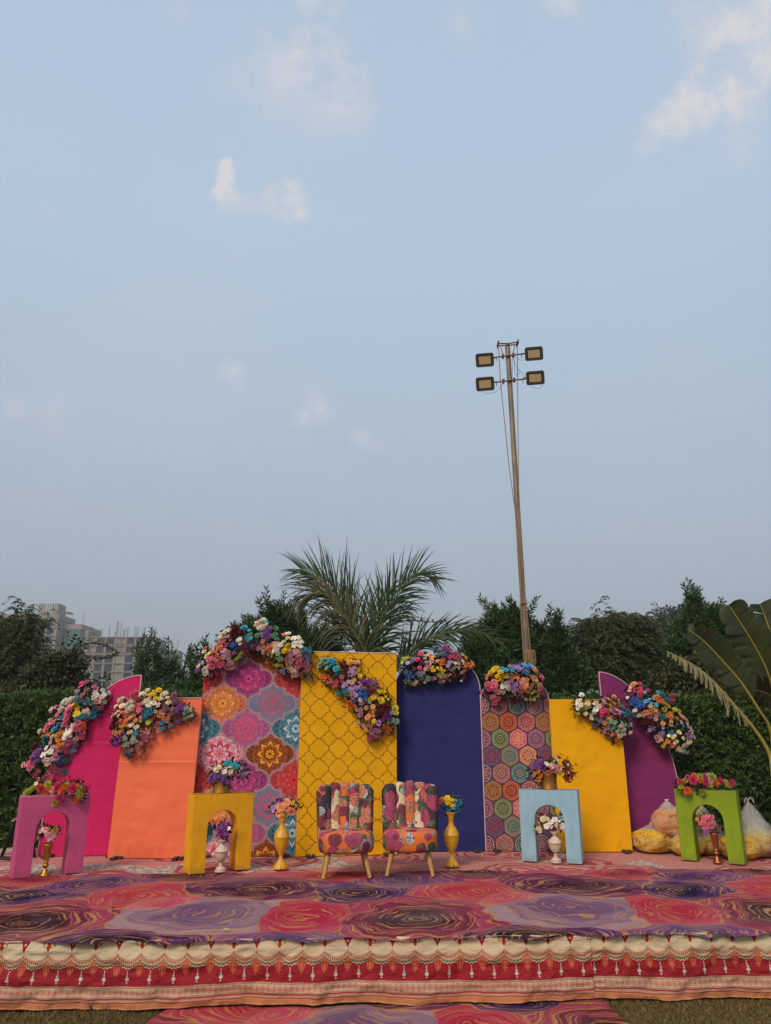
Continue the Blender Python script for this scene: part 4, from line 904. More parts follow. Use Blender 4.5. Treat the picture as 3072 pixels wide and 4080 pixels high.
spray('flower_garland', 'wide multicoloured flower garland crowning the arched mandala panel', 'garland', GG, (780, 2440), .288, '''
840 135 b lp 1 0 60;920 115 m w 2 40 110;860 160 m w 2 30 100;910 205 m w 2 40 120;970 180 m w 1 0 70;980 140 b aq 1 0 60;540 215 m ma 2 50 110;540 300 m ma 3 50 120;620 270 m ma 2 40 100;510 250 m ma 1 0 90;670 210 r aq 2 20 100;735 245 b aq 1 0 60;670 330 b te 1 0 60;740 350 b te 2 40 80;
430 240 p w 2 40 80;380 290 r w 2 30 80;470 250 r w 1 0 70;330 345 p w 2 30 70;450 330 r w 1 0 70;390 350 p lp 1 0 60;1000 240 m vi 2 40 100;970 300 m vi 3 50 100;1010 330 m vi 2 30 90;990 370 m vi 1 0 80;1100 220 r gg 1 0 90;1090 310 r gg 2 30 90;1120 370 r gg 1 0 90;880 300 r gg 2 40 80;930 270 b aq 2 30 60;750 300 r gg 2 30 70;
340 410 r pk 1 0 70;390 400 r pk 1 0 80;420 450 r pi 1 0 70;480 380 p pi 1 0 50;600 370 r w 2 30 60;610 430 r w 1 0 60;520 440 b bl 2 30 80;500 480 b bl 1 0 60;580 490 b bl 1 0 50;680 430 m mv 3 50 90;700 500 m mv 3 50 100;780 410 m mv 1 0 80;830 460 m mv 2 30 80;800 500 m mv 1 0 70;780 465 b te 1 0 60;
130 500 p og 1 0 60;210 515 p og 1 0 60;235 550 p og 1 0 70;300 455 p og 1 0 50;330 480 p po 2 30 70;120 545 r cr 1 0 80;175 570 r cr 2 30 80;290 590 p po 1 0 70;340 630 p po 1 0 60;390 520 b dm 2 20 80;430 560 b dm 2 30 80;390 600 b dm 2 30 80;525 555 b dm 1 0 70;460 600 b dm 1 0 70;630 560 b li 2 20 60;590 610 b li 2 30 60;550 650 b li 1 0 50;
210 640 p pk 2 40 90;290 650 p pk 2 30 80;250 730 p pk 2 40 100;350 710 p pk 2 30 90;140 620 b cr 1 0 60;60 690 m vi 1 0 70;100 695 r w 1 0 60;40 740 p w 2 20 60;30 790 m vi 2 30 70;130 780 r w 2 30 90;180 740 r w 1 0 70;140 830 p w 2 30 70;200 870 b ll 1 0 60;290 845 p hp 1 0 70;480 690 m lp 2 30 90;500 750 m lp 1 0 90;420 760 r pi 1 0 70;450 640 b w 1 0 60;
930 400 r pc 1 0 80;955 490 r pc 2 20 100;1040 450 r pc 2 40 80;1090 440 r lp 1 0 80;1020 520 p pc 1 0 60;880 490 b ll 2 30 60;940 550 b ll 2 20 60;1000 580 p ye 1 0 45;1050 610 p ye 1 0 45;1220 310 r pc 1 0 60;1280 290 r w 2 20 70;1275 360 r cr 1 0 70;1215 410 r cr 1 0 70;1130 440 p w 2 30 80;1110 500 p w 3 40 90;1170 450 p w 2 30 80;1060 560 p w 1 0 60;
1350 350 b w 2 30 80;1420 340 b w 2 30 80;1370 410 b w 2 30 80;1450 400 b w 2 30 80;1380 450 b w 2 30 70;1450 460 b w 2 20 70;1260 450 p ye 2 30 80;1240 520 p ye 2 30 90;1290 510 p ye 1 0 70;1310 480 p lp 1 0 50;1140 600 b gg 3 40 80;1170 640 b gg 2 30 80;1130 720 b li 2 30 60;
1410 520 b lp 3 50 80;1350 560 l dm 2 30 90;1290 600 b dm 3 40 70;1310 680 b dm 3 40 80;1420 580 l lp 1 0 110;1420 640 l pi 2 30 110;1440 720 l pk 2 40 110;1530 700 l pi 1 0 120;1540 780 l pi 1 0 110;1350 790 l cr 2 30 100;1290 760 l cr 1 0 90;1380 850 l lp 2 30 100;1500 510 b te 2 30 80;1570 510 b te 2 20 80;1550 590 b sl 3 40 80;1560 660 b sl 2 30 70;1250 650 p po 1 0 50;1255 695 r po 1 0 60;1190 740 p po 1 0 60;1200 790 b sl 2 30 60;1220 840 b sl 1 0 60;1340 880 b lp 1 0 60;1520 850 b te 1 0 50;1575 885 b te 1 0 60;1450 850 b mv 1 0 70''',
      flat(8.80), .17, 23, lf=1100, nb=420, leafsize=.06)
spray('flower_garland', 'diagonal flower garland from teal to yellow across the yellow trellis panel', 'garland', GG, (1240, 2580), .228, '''
220 190 b gg 2 40 90;160 310 b gg 3 50 90;240 260 b gg 2 30 90;265 360 b gg 1 0 90;340 270 p aq 3 50 120;400 250 p aq 1 0 100;450 360 p aq 2 30 100;460 450 p te 2 30 80;380 340 p te 1 0 80;680 255 r pc 1 0 110;790 250 r pc 2 40 110;560 270 m ma 2 50 100;600 340 m ma 2 50 110;610 400 m ma 1 0 80;
690 390 l ll 2 40 130;740 430 l dm 2 40 130;700 480 l ll 1 0 120;760 350 b ll 1 0 80;820 390 p ye 1 0 90;850 500 r ye 1 0 110;740 560 p ye 2 40 80;210 500 p po 2 40 100;230 560 p po 1 0 90;290 500 p og 1 0 80;270 610 p po 1 0 90;320 540 p po 1 0 70;350 590 p pk 2 30 80;420 660 p pk 2 30 90;450 600 p hp 1 0 80;530 520 p pk 1 0 90;540 590 p hp 1 0 70;560 480 p ma 1 0 60;
590 640 b ll 2 40 90;650 600 b ll 1 0 80;710 610 r lp 1 0 90;660 710 b ll 2 40 100;740 710 p ll 2 40 100;710 800 p dm 2 40 100;760 830 b ll 2 40 90;900 570 p pu 2 30 110;1000 590 p pu 2 40 110;1100 640 m dm 2 40 140;1050 750 m mv 2 40 150;850 640 l dm 1 0 110;910 690 l dm 2 40 110;820 700 l ll 1 0 100;830 780 l bl 2 30 150;930 820 l bl 2 40 150;
480 790 b te 2 40 90;600 750 b te 2 40 80;550 700 b te 1 0 80;630 820 b te 1 0 80;1190 770 p ye 1 0 100;1270 780 p ye 1 0 90;1110 850 p ye 2 30 100;1050 890 p ye 2 30 100;1215 925 r ye 1 0 140;1300 860 p ye 1 0 70;1340 900 b ye 1 0 60;
740 930 p sl 2 30 90;860 910 b w 1 0 90;960 900 b ll 1 0 80;880 970 b ll 2 30 80;820 880 b sl 1 0 70;670 960 r og 2 40 110;760 1010 r og 1 0 80;1020 950 b gg 1 0 80;850 1090 b dm 2 40 90;860 1170 b dm 3 50 90;790 1090 b lp 1 0 80;960 1050 b pc 1 0 90;1080 1040 r pc 1 0 90;1100 1120 p pc 1 0 90;1000 1200 p pc 2 40 100;1090 1190 b pc 1 0 70;
1190 1040 m ma 2 40 120;1290 1050 m ma 2 40 160;1180 1130 m ma 2 50 120;1350 990 m ma 1 0 100;1190 1200 m rd 1 0 80;1325 1195 m pu 3 50 130;1250 1270 p pu 1 0 80;1470 1050 b ye 2 40 100;1490 1140 b ye 1 0 100;1420 1130 b mi 2 40 80;1410 1270 r mi 2 40 90;1490 1280 r mi 2 30 100;1350 1300 b mi 1 0 80;
830 1300 b ll 1 0 90;910 1370 b ll 1 0 80;1095 1290 r ye 1 0 100;1180 1320 r ll 1 0 110;1010 1350 p ta 1 0 70;1080 1340 p ta 1 0 60;1270 1380 r og 1 0 110;1340 1380 r og 1 0 80;1330 1470 p og 1 0 100;1390 1440 b og 1 0 60;960 1440 p ye 1 0 100;1040 1390 p pi 1 0 70;1090 1450 p dm 2 40 110;1180 1450 p dm 2 30 90;1040 1570 m pi 2 40 120;1100 1560 m pi 1 0 110;1160 1530 p dm 2 40 90''',
      lineY((1181, 8.80), (1577, 8.98)), .15, 24, lf=900, nb=420)
spray('flower_garland', 'flower garland with magenta roses crowning the arched navy panel', 'garland', GG, (1580, 2550), .198, '''
800 165 r gt 1 0 140;830 310 r gt 1 0 120;930 290 r gt 1 0 120;960 160 m vi 2 40 140;1030 210 m vi 2 30 110;1010 310 m vi 2 40 130;970 250 m ll 1 0 100;1090 240 p pk 1 0 90;1100 310 p hp 2 40 100;1225 270 p pk 1 0 100;1320 290 r w 1 0 80;1170 360 p pi 1 0 80;1250 350 p pi 2 40 100;1220 400 p hp 1 0 70;
485 280 r hp 1 0 140;410 400 r hp 1 0 130;520 460 r ma 1 0 110;470 560 r hp 1 0 110;370 580 b ma 1 0 70;150 380 y li 2 30 110;220 370 y li 2 30 110;320 360 b sl 2 30 80;315 440 r sl 1 0 100;225 460 b ll 1 0 90;110 460 b w 1 0 60;
640 310 l pc 1 0 130;720 370 l pc 1 0 150;830 420 l pc 1 0 120;700 450 l cr 1 0 110;570 370 b dm 1 0 90;600 440 b dm 2 30 100;640 500 b pi 1 0 100;610 570 b dm 3 50 100;930 400 p og 1 0 110;920 460 p og 2 30 110;1100 430 b ll 2 40 100;1030 520 b ll 1 0 90;1130 570 b ll 2 40 90;1180 540 b cr 1 0 80;1180 460 b cr 1 0 80;1250 470 r cr 1 0 80;1330 430 r w 1 0 90;1250 560 r cr 1 0 90;
1380 350 l og 1 0 130;1390 490 l og 2 40 140;1500 480 l og 2 50 140;1390 580 l og 1 0 110;1330 630 b lp 2 40 80;700 540 b ye 2 30 70;740 600 b ye 2 30 80;820 560 b ye 1 0 70;880 580 b ye 1 0 100;960 610 b ye 1 0 80;545 650 b ye 1 0 90;850 700 b li 1 0 80;920 660 b li 1 0 80;
450 660 b sl 2 40 90;500 700 b sl 1 0 100;190 640 b bl 2 40 80;290 650 b bl 1 0 80;230 770 b bl 3 70 80;330 740 b bl 1 0 70;260 900 b bl 1 0 70;230 830 y kh 2 50 90;640 780 p mi 1 0 100;570 850 p cr 1 0 80;500 770 b gg 2 40 80;710 770 p pi 1 0 80;770 770 p dm 1 0 90;930 730 p cr 2 50 90;1010 720 p pc 2 40 80;1080 690 b lp 1 0 70;
1170 720 p rd 1 0 90;1360 740 p rd 1 0 80;1340 780 b rd 1 0 70;400 840 b lp 1 0 90;360 890 b pc 1 0 100;930 820 b dm 2 50 60;1060 810 b dm 1 0 60;870 830 b pu 1 0 60;620 740 b gg 1 0 70;1300 820 b w 1 0 50''',
      flat(9.17), .15, 25, lf=800, nb=360)
spray('flower_garland', 'bright garland with yellow roses and an orange lily on top of the hexagon print panel', 'garland', GG, (1900, 2620), .18, '''
420 230 p ye 2 40 140;340 300 p ye 2 40 130;530 310 p ye 2 30 140;480 390 p ye 2 40 110;530 400 p ye 1 0 110;640 410 p ye 1 0 130;470 480 p ye 2 40 120;560 500 p ta 1 0 90;560 240 r aq 1 0 100;640 280 r aq 1 0 150;780 280 r aq 1 0 130;730 190 p ll 1 0 90;830 190 p ll 2 30 100;900 210 p ll 2 40 110;970 250 p ll 2 40 110;860 330 p ll 1 0 80;
1050 170 l lb 1 0 190;1120 200 l bl 1 0 140;1200 190 l lb 1 0 150;1080 310 l bl 2 50 150;940 150 l bl 1 0 90;1260 230 p pc 1 0 100;1300 290 p pc 2 30 110;1330 350 p pc 1 0 90;870 440 l og 1 0 220;240 390 p pc 1 0 100;340 380 r pc 1 0 130;220 450 p lp 1 0 90;360 510 p pc 1 0 100;
250 580 p pk 2 40 130;390 610 p pk 3 50 150;300 680 p hp 2 40 120;410 700 p pk 1 0 110;560 570 b w 1 0 100;630 570 b w 1 0 100;560 650 b w 1 0 110;650 640 b w 1 0 90;710 690 b w 1 0 110;480 740 r lp 2 40 120;590 770 r w 1 0 110;700 540 p ll 1 0 90;770 520 p ll 1 0 80;710 610 p ll 1 0 80;840 600 p vi 2 40 110;880 600 p ll 1 0 90;810 730 p ll 1 0 110;890 710 p ll 1 0 80;
1010 520 b dm 2 40 100;1000 630 p pi 2 40 110;1030 470 b po 1 0 90;1110 490 r po 1 0 100;1100 570 r po 1 0 110;1070 640 p po 2 30 110;1080 710 p po 1 0 100;1150 650 p po 1 0 80;1230 620 p pc 1 0 90;1300 440 p pc 1 0 110;1250 490 p pc 1 0 90;1320 500 b pc 2 40 90;1210 430 p li 1 0 90;1270 570 p li 1 0 100;1360 600 p li 1 0 80;1190 690 p li 1 0 90;1270 750 p li 1 0 90;1340 760 p li 1 0 80;1350 850 p li 1 0 90;1190 920 p li 1 0 100;1220 790 p li 1 0 80;
1430 430 r pk 1 0 130;1450 490 p pk 1 0 90;1410 590 r pi 1 0 100;1400 680 r pk 2 30 140;1460 790 r pk 1 0 110;1370 810 p pi 1 0 80;110 760 p pk 1 0 80;980 760 r pi 1 0 100;350 860 p pk 2 40 110;350 940 p pi 1 0 100;440 910 p pi 2 50 120;400 1000 p pk 2 40 110;460 960 p pi 1 0 90;650 890 m ma 2 50 120;830 930 m ma 3 60 160;970 880 m pu 1 0 90;1090 920 r cr 1 0 80;1270 920 r cr 1 0 90;850 820 b dm 1 0 60;1150 750 p po 1 0 80''',
      flat(9.19), .16, 26, lf=800, nb=380)
spray('flower_garland', 'flower garland with a big dusty peony over the right corner of the plain yellow panel', 'garland', GG, (2270, 2690), .318, '''
150 250 r w 1 0 75;120 310 r w 2 30 60;95 360 r w 1 0 60;145 375 r w 1 0 70;220 360 p w 1 0 70;100 415 r w 1 0 65;110 470 y li 2 20 60;180 410 y kh 3 40 60;230 400 y kh 2 30 60;205 480 b cr 2 20 50;265 200 r gg 2 40 50;340 210 b gg 1 0 40;320 350 p w 2 20 60;340 400 b w 3 30 60;370 390 p w 2 20 60;330 440 b w 2 30 50;
275 540 b cr 1 0 65;290 480 b mi 2 30 50;455 290 p pk 1 0 60;425 325 p w 1 0 60;490 300 b po 1 0 45;410 365 p hp 1 0 60;430 440 p hp 2 30 80;440 480 p hp 2 30 80;400 500 p hp 1 0 60;335 475 b rd 1 0 40;555 270 r pc 1 0 70;450 350 b pc 1 0 45;560 355 p po 1 0 50;510 380 p pc 1 0 60;610 355 r sl 1 0 60;660 400 r sl 1 0 65;
565 460 r dm 1 0 150;570 490 p mv 2 25 90;480 530 p pc 1 0 65;520 545 p pc 1 0 50;445 590 p pc 2 20 55;660 460 b te 2 20 60;730 450 p te 2 20 60;700 490 b te 2 20 60;790 505 r te 1 0 75;750 555 p te 1 0 60;310 630 r sl 1 0 65;330 530 b sl 2 20 50;380 560 b sl 2 20 60;470 660 p dm 2 25 60;440 710 r dm 1 0 60;480 730 b pi 1 0 40;
510 590 b gg 3 30 50;560 640 b gg 3 40 50;580 580 b gg 2 25 50;690 620 b mi 2 25 60;760 620 b mi 2 25 60;650 590 b mi 1 0 50;640 630 p w 2 25 65;680 680 p w 2 20 65;610 690 p w 2 25 60;640 750 p w 2 25 65;690 740 p w 1 0 55;760 715 p w 2 15 55;540 740 b og 2 25 45;600 800 r og 2 25 50;520 690 b gg 1 0 45;570 790 b rd 1 0 40''',
      lineY((2300, 9.15), (2520, 9.20)), .15, 27, lf=700, nb=320)
spray('flower_garland', 'blue, orange and cream flower garland down the curved edge of the purple panel', 'garland', GG, (2270, 2690), .318, '''
800 110 r pc 2 25 70;880 105 p hp 1 0 60;760 150 b lp 1 0 50;810 170 p hp 1 0 60;880 165 p hp 1 0 70;885 210 p hp 2 25 65;880 250 p rd 1 0 60;980 190 p hp 1 0 60;750 190 b pc 1 0 50;725 280 b cr 1 0 50;940 215 b lb 1 0 50;790 330 l bl 2 30 90;850 300 l bl 1 0 90;860 370 l bl 2 40 90;920 380 l bl 1 0 70;
965 320 b lb 2 25 60;1000 300 b lb 1 0 50;1020 350 b lb 1 0 50;1110 215 p aq 1 0 60;1150 240 p te 2 20 70;1090 270 p po 2 25 70;1125 310 p og 2 25 70;1160 340 p po 1 0 60;1050 300 b lb 1 0 50;1215 305 p te 1 0 65;1285 260 m pi 2 15 90;1270 320 m pi 2 15 80;1210 360 p og 1 0 50;1085 370 b aq 1 0 60;820 440 b w 2 20 45;870 500 b cr 2 20 50;
1010 390 p cr 1 0 55;950 470 p pc 2 25 70;1000 460 p pc 2 25 70;1070 430 l pc 1 0 90;1100 490 p lp 2 25 70;1010 510 p lp 2 20 60;1080 550 p lp 1 0 60;930 515 b cr 1 0 50;1185 425 r li 1 0 80;1240 390 p li 1 0 60;1310 430 r li 2 25 70;1370 450 p ye 1 0 60;1375 490 p ye 1 0 55;1250 490 p po 2 25 70;1265 530 p po 1 0 70;1350 545 p po 1 0 60;1175 520 p te 2 20 65;
970 570 m ma 2 30 80;1010 580 m ma 1 0 80;1170 605 r pc 1 0 70;1270 580 p pc 1 0 55;1270 620 p pc 1 0 55;1415 525 p lp 1 0 60;1455 560 p lp 1 0 65;1400 590 p lp 1 0 50;1470 610 p cr 1 0 50;1420 630 b bl 1 0 50;1270 715 p bl 2 20 65;1160 720 b bl 2 30 50;1350 610 b bl 1 0 40;1035 660 l ll 1 0 80;1000 690 b ll 1 0 50;1140 730 p dm 2 25 60;
1130 800 r lp 2 30 70;1090 780 r dm 1 0 60;1170 660 b ll 1 0 45;1170 885 p ye 1 0 60;1190 855 b ye 1 0 40;1230 830 r po 1 0 70;1300 870 r po 2 25 70;1300 760 p cr 2 25 65;1370 720 r cr 1 0 70;1330 830 b cr 2 25 50;1510 670 l ll 1 0 90;1520 700 l lp 1 0 70;1490 760 l vi 2 30 100;1550 770 l w 1 0 70;1500 830 p cr 2 25 60;
1440 870 p w 2 25 60;1400 920 p w 2 25 65;1360 920 p cr 2 20 60;1430 950 b w 1 0 60;1475 965 b mi 2 15 55;1470 890 b mi 1 0 50;1420 790 b cr 1 0 45;1240 760 b cr 1 0 45''',
      lineY((2600, 9.36), (2800, 9.50)), .15, 28, lf=900, nb=360)
# table pieces and bouquets
GT = 'low table arrangements on the end plinths'
spray('table_arrangement', 'low arrangement of pink, orange and lime chrysanthemums on the pink plinth', 'flower arrangement', GT, (0, 3080), .252, '''
755 185 m li 1 0 115;910 205 m hp 1 0 110;620 215 m og 1 0 95;650 255 m hp 1 0 115;715 280 m og 1 0 105;815 260 r pc 1 0 100;990 265 m og 1 0 110;1075 230 m og 1 0 80;1145 240 m hp 2 25 115;1065 185 m li 1 0 70;1210 205 m og 1 0 80;1255 240 m li 1 0 90;1265 345 m li 1 0 100;1215 425 m og 1 0 100;950 395 m hp 1 0 115;865 465 m li 1 0 110;
445 290 m li 2 30 100;520 245 m li 1 0 90;420 385 m hp 1 0 110;1020 195 m og 1 0 60;1295 275 m hp 1 0 50;570 170 b cr 1 0 50;1150 180 m hp 1 0 60;690 210 m hp 1 0 60''',
      lambda px: 7.62+.0006*(px-200), .05, 31, lf=380, nb=140, leafsize=.05)
spray('table_arrangement', 'low arrangement of pink, orange and lime chrysanthemums on the green plinth', 'flower arrangement', GT, (2500, 3050), .343, '''
775 120 m og 1 0 60;890 120 m hp 1 0 50;695 135 m hp 1 0 50;845 135 m li 1 0 70;730 150 m og 1 0 50;760 175 m hp 1 0 90;850 170 m og 1 0 75;940 115 m cr 1 0 50;980 140 m li 1 0 85;910 190 m hp 1 0 65;970 175 r lp 1 0 70;960 220 m li 1 0 75;1030 205 m og 1 0 75;1075 170 m hp 1 0 80;1140 190 m li 1 0 60;1145 225 m li 1 0 60;1205 200 m hp 1 0 75;1185 235 m li 1 0 50;
675 175 m li 1 0 50;610 195 m hp 1 0 55;640 185 m og 1 0 50;620 245 m li 1 0 60;695 290 m og 1 0 75;870 305 m li 1 0 85''',
      lambda px: 8.36-.0006*(px-2815), .05, 32, lf=380, nb=140, leafsize=.05)
GB = 'bouquets in vases and pots'
spray('bouquet', 'bouquet of purple, cream and turquoise flowers in the pot on the yellow plinth', 'bouquet', GB, (820, 2980), .12, '''
740 470 p aq 2 50 180;940 540 p aq 2 50 180;1010 620 p aq 2 40 150;1090 600 p aq 1 0 120;650 530 p aq 1 0 140;400 700 r cr 1 0 300;820 580 p cr 2 40 180;700 640 p cr 1 0 160;620 780 b w 2 60 200;810 800 p w 2 50 180;330 640 b gt 1 0 120;250 870 m vi 2 60 200;380 900 m vi 3 90 230;200 1010 m vi 3 80 220;330 1050 m vi 2 70 220;600 1010 m vi 3 90 260;700 1100 m vi 2 60 220;560 1150 m ll 1 0 180;
1110 880 b ll 2 40 140;1210 980 b ll 3 60 160;1250 830 b ll 1 0 120;1350 830 b ll 2 40 130;1200 660 b ll 2 40 110;440 960 m vi 1 0 200;900 700 b li 2 60 70;1130 760 b li 1 0 70''',
      flat(7.88), .08, 33, lf=240, nb=90, leafsize=.06)
spray('bouquet', 'bouquet of purple, pink, orange and red flowers in the pot on the blue plinth', 'bouquet', GB, (2100, 2990), .12, '''
420 420 m vi 3 80 200;250 500 m vi 3 80 200;370 540 m vi 2 60 190;540 570 m pu 2 50 180;520 450 m pu 1 0 160;650 450 b w 1 0 190;830 500 b lp 2 50 220;1060 590 r lp 1 0 220;930 520 p lp 1 0 180;970 650 p lp 2 50 160;990 290 b lp 1 0 200;870 370 y li 2 40 160;1320 400 r rd 1 0 160;1400 570 r rd 1 0 150;1270 680 p rd 1 0 180;1470 770 r rd 1 0 180;1330 960 r rd 1 0 170;
380 680 r po 1 0 160;430 830 r po 1 0 190;260 750 r po 1 0 150;380 970 r po 1 0 180;720 730 p po 2 60 220;820 680 p pc 1 0 160;210 850 b lp 1 0 120;1360 470 b w 1 0 80;1380 740 b w 1 0 80''',
      flat(8.42), .08, 34, lf=280, nb=90, leafsize=.06)
spray('bouquet', 'bouquet of big peach roses in the tall vase left of the chairs', 'bouquet', GB, (700, 3080), .324, '''
1355 370 r pc 1 0 110;1305 415 r pc 2 15 130;1370 440 r pc 1 0 90;1270 505 r pc 1 0 95;1425 480 r pc 1 0 100;1300 335 p pu 1 0 80;1440 370 p ye 1 0 65;1205 420 b ll 2 20 70;1200 460 b ll 1 0 60;1480 400 b pc 1 0 45''',
      flat(7.97), .05, 35, lf=110, nb=40, leafsize=.055)
spray('bouquet', 'bouquet of yellow and blue carnations in the tall vase right of the chairs', 'bouquet', GB, (1500, 2500), .54, '''
522 1262 p ye 1 0 46;557 1272 p ye 1 0 34;523 1292 p ye 1 0 38;555 1308 p ye 1 0 38;607 1293 p te 2 10 50;595 1350 p te 1 0 40;537 1338 p te 1 0 40;497 1308 p te 1 0 36;483 1272 p po 1 0 42;470 1290 p po 1 0 36;450 1325 p po 1 0 36;585 1275 b gt 1 0 28;565 1330 b mi 1 0 26;580 1310 b cr 1 0 26''',
      flat(8.10), .05, 36, lf=100, nb=40, leafsize=.055)
spray('bouquet', 'small bouquet of pale pink blossoms in the gold vase under the pink arch', 'bouquet', GB, (0, 3080), .252, '''
610 860 b lp 1 0 110;640 900 b lp 2 30 100;725 900 r lp 1 0 110;740 960 b lp 1 0 80;810 990 p lp 2 25 140;885 900 p ta 2 20 85;775 885 p ta 1 0 55;830 905 p ta 1 0 45;580 1020 b lp 2 25 100;600 920 b w 1 0 70''',
      flat(7.60), .04, 37, lf=110, nb=40, leafsize=.05)
spray('bouquet', 'small bouquet of dark purple flowers in the white vase under the yellow arch', 'bouquet', GB, (700, 3080), .324, '''
590 645 p pu 2 15 90;530 690 p pu 1 0 80;555 740 p pu 1 0 80;610 740 p pu 1 0 80;600 780 p pu 1 0 60;435 660 p te 1 0 60;655 680 b w 1 0 50;395 710 b te 1 0 50''',
      flat(7.80), .04, 38, lf=120, nb=50, leafsize=.05)
spray('bouquet', 'small bouquet of white blossoms in the white vase under the blue arch', 'bouquet', GB, (2000, 3080), .252, '''
830 735 b w 1 0 90;895 740 b w 1 0 90;770 780 b w 1 0 85;860 820 b w 1 0 85;705 840 b w 1 0 90;765 840 b w 1 0 80;955 830 b w 2 20 90;1000 890 b w 2 25 90;660 715 p cr 2 25 90;720 730 p cr 1 0 70;580 870 b cr 2 25 80;600 920 b cr 1 0 70;960 710 b mi 2 25 90;900 690 b gt 1 0 80;1010 760 b mi 1 0 60''',
      flat(8.33), .04, 39, lf=130, nb=40, leafsize=.05)
spray('bouquet', 'small bouquet of bright pink flowers in the copper vase under the green arch', 'bouquet', GB, (2500, 3050), .343, '''
925 595 p pk 2 15 60;975 605 p pk 2 12 60;880 610 p pk 1 0 55;965 650 p pk 1 0 65;850 670 p pk 1 0 60;905 705 p pk 2 18 70;975 700 p pk 2 15 65;810 625 p po 1 0 45;885 650 p po 1 0 50;1060 745 p pk 1 0 65;915 775 b vi 1 0 75;1045 835 b dm 1 0 60''',
      flat(8.33), .04, 40, lf=90, nb=30, leafsize=.045)
# ------------------------------------------------------------------ foliage
def template(kind, r):
    """leaf cluster in local space, growing along +z; list of (base, direction, length)"""
    B = []; D = []; L = []
    if kind == 'whorl':
        for k in range(11):
            a = 2.4*k+r.uniform(-.3, .3); e = .25+.9*k/11; B.append((0, 0, -.05+.012*k)); D.append((math.cos(a)*math.cos(e), math.sin(a)*math.cos(e), math.sin(e))); L.append(.085*r.uniform(.7, 1.15))
    elif kind == 'hedge':
        for k in range(9):
            a = 2.4*k+r.uniform(-.4, .4); e = .05+.9*k/9; B.append((0, 0, -.03+.01*k)); D.append((math.cos(a)*math.cos(e), math.sin(a)*math.cos(e), math.sin(e))); L.append(.068*r.uniform(.7, 1.2))
    elif kind == 'neem':                                     # drooping compound leaf
        for k in range(9):
            t = k/8; x = .03+.17*t; z = .05*math.sin(t*2.2)-.09*t*t
            for s in (-1, 1): B.append((x, 0, z)); D.append((.55, s*.8, -.30-.3*t)); L.append(.055*(1.1-.4*t))
        B.append((.2, 0, -.04)); D.append((1, 0, -.6)); L.append(.05)
    elif kind == 'broad':
        for k in range(8):
            a = 2.4*k+r.uniform(-.5, .5); e = r.uniform(-.5, .9); B.append((.02*math.cos(a), .02*math.sin(a), .012*k)); D.append((math.cos(a)*math.cos(e), math.sin(a)*math.cos(e), math.sin(e))); L.append(.05*r.uniform(.7, 1.2))
    return np.array(B, float), np.array(D, float), np.array(L, float)
def rotmats(dirs, spin):
    d = dirs/np.linalg.norm(dirs, axis=1)[:, None]; ref = np.where(np.abs(d[:, 2:3]) < .9, np.array([[0, 0, 1.]]), np.array([[1., 0, 0]]))
    x = np.cross(ref, d); x /= np.linalg.norm(x, axis=1)[:, None]; y = np.cross(d, x); c, s = np.cos(spin)[:, None], np.sin(spin)[:, None]
    X = x*c+y*s; Y = -x*s+y*c; return np.stack([X, Y, d], 2)
WR = dict(whorl=.27, hedge=.34, neem=.30, broad=.62)
def scatter(kind, pts, dirs, scale, r):
    B, D, L = template(kind, r); n = len(pts); m = len(B)
    Rm = rotmats(dirs, r.uniform(0, 2*PI, n)); s = scale*r.uniform(.75, 1.25, n)
    if kind == 'neem':                                       # keep leaflets hanging: spin only round z
        a = np.arctan2(dirs[:, 1], dirs[:, 0]); z = np.zeros(n); Rm = np.stack([np.c_[np.cos(a), np.sin(a), z], np.c_[-np.sin(a), np.cos(a), z], np.c_[z, z, z+1]], 2)
    b = np.einsum('nij,mj->nmi', Rm, B)*s[:, None, None]+pts[:, None]; d = np.einsum('nij,mj->nmi', Rm, D); l = np.outer(s, L)
    return leaves(b.reshape(-1, 3), d.reshape(-1, 3)+r.normal(0, .12, (n*m, 3)), l.ravel(), WR[kind], r)
def lobes_px(txt, Y, thick=.9):
    out = []
    for q in txt.split(';'):
        x, y, rx, ry = [float(t) for t in q.split()]
        c = AY(x, y, Y); k = (c.y*math.cos(TH)+(c.z-H)*math.sin(TH))/F; out.append((c.x, c.y, c.z, rx*k, rx*k*thick, ry*k))
    return np.array(out)
def crown(lobes, n, r, up=.5, shell=.55):
    vol = lobes[:, 3]*lobes[:, 5]; p = vol/vol.sum(); k = r.choice(len(lobes), n, p=p); u = r.normal(0, 1, (n, 3)); u /= np.linalg.norm(u, axis=1)[:, None]
    rad = (shell+(1-shell)*r.uniform(0, 1, n)**.6)*(1+.17*r.normal(0, 1, n)); rad = np.clip(rad, .1, 1.32)
    u[:, 1] = np.where(r.uniform(0, 1, n) < .6, -np.abs(u[:, 1]), u[:, 1])
    P = lobes[k, :3]+u*lobes[k, 3:]*rad[:, None]; return P, u+np.array([0, -.15, up])+r.normal(0, .3, (n, 3))
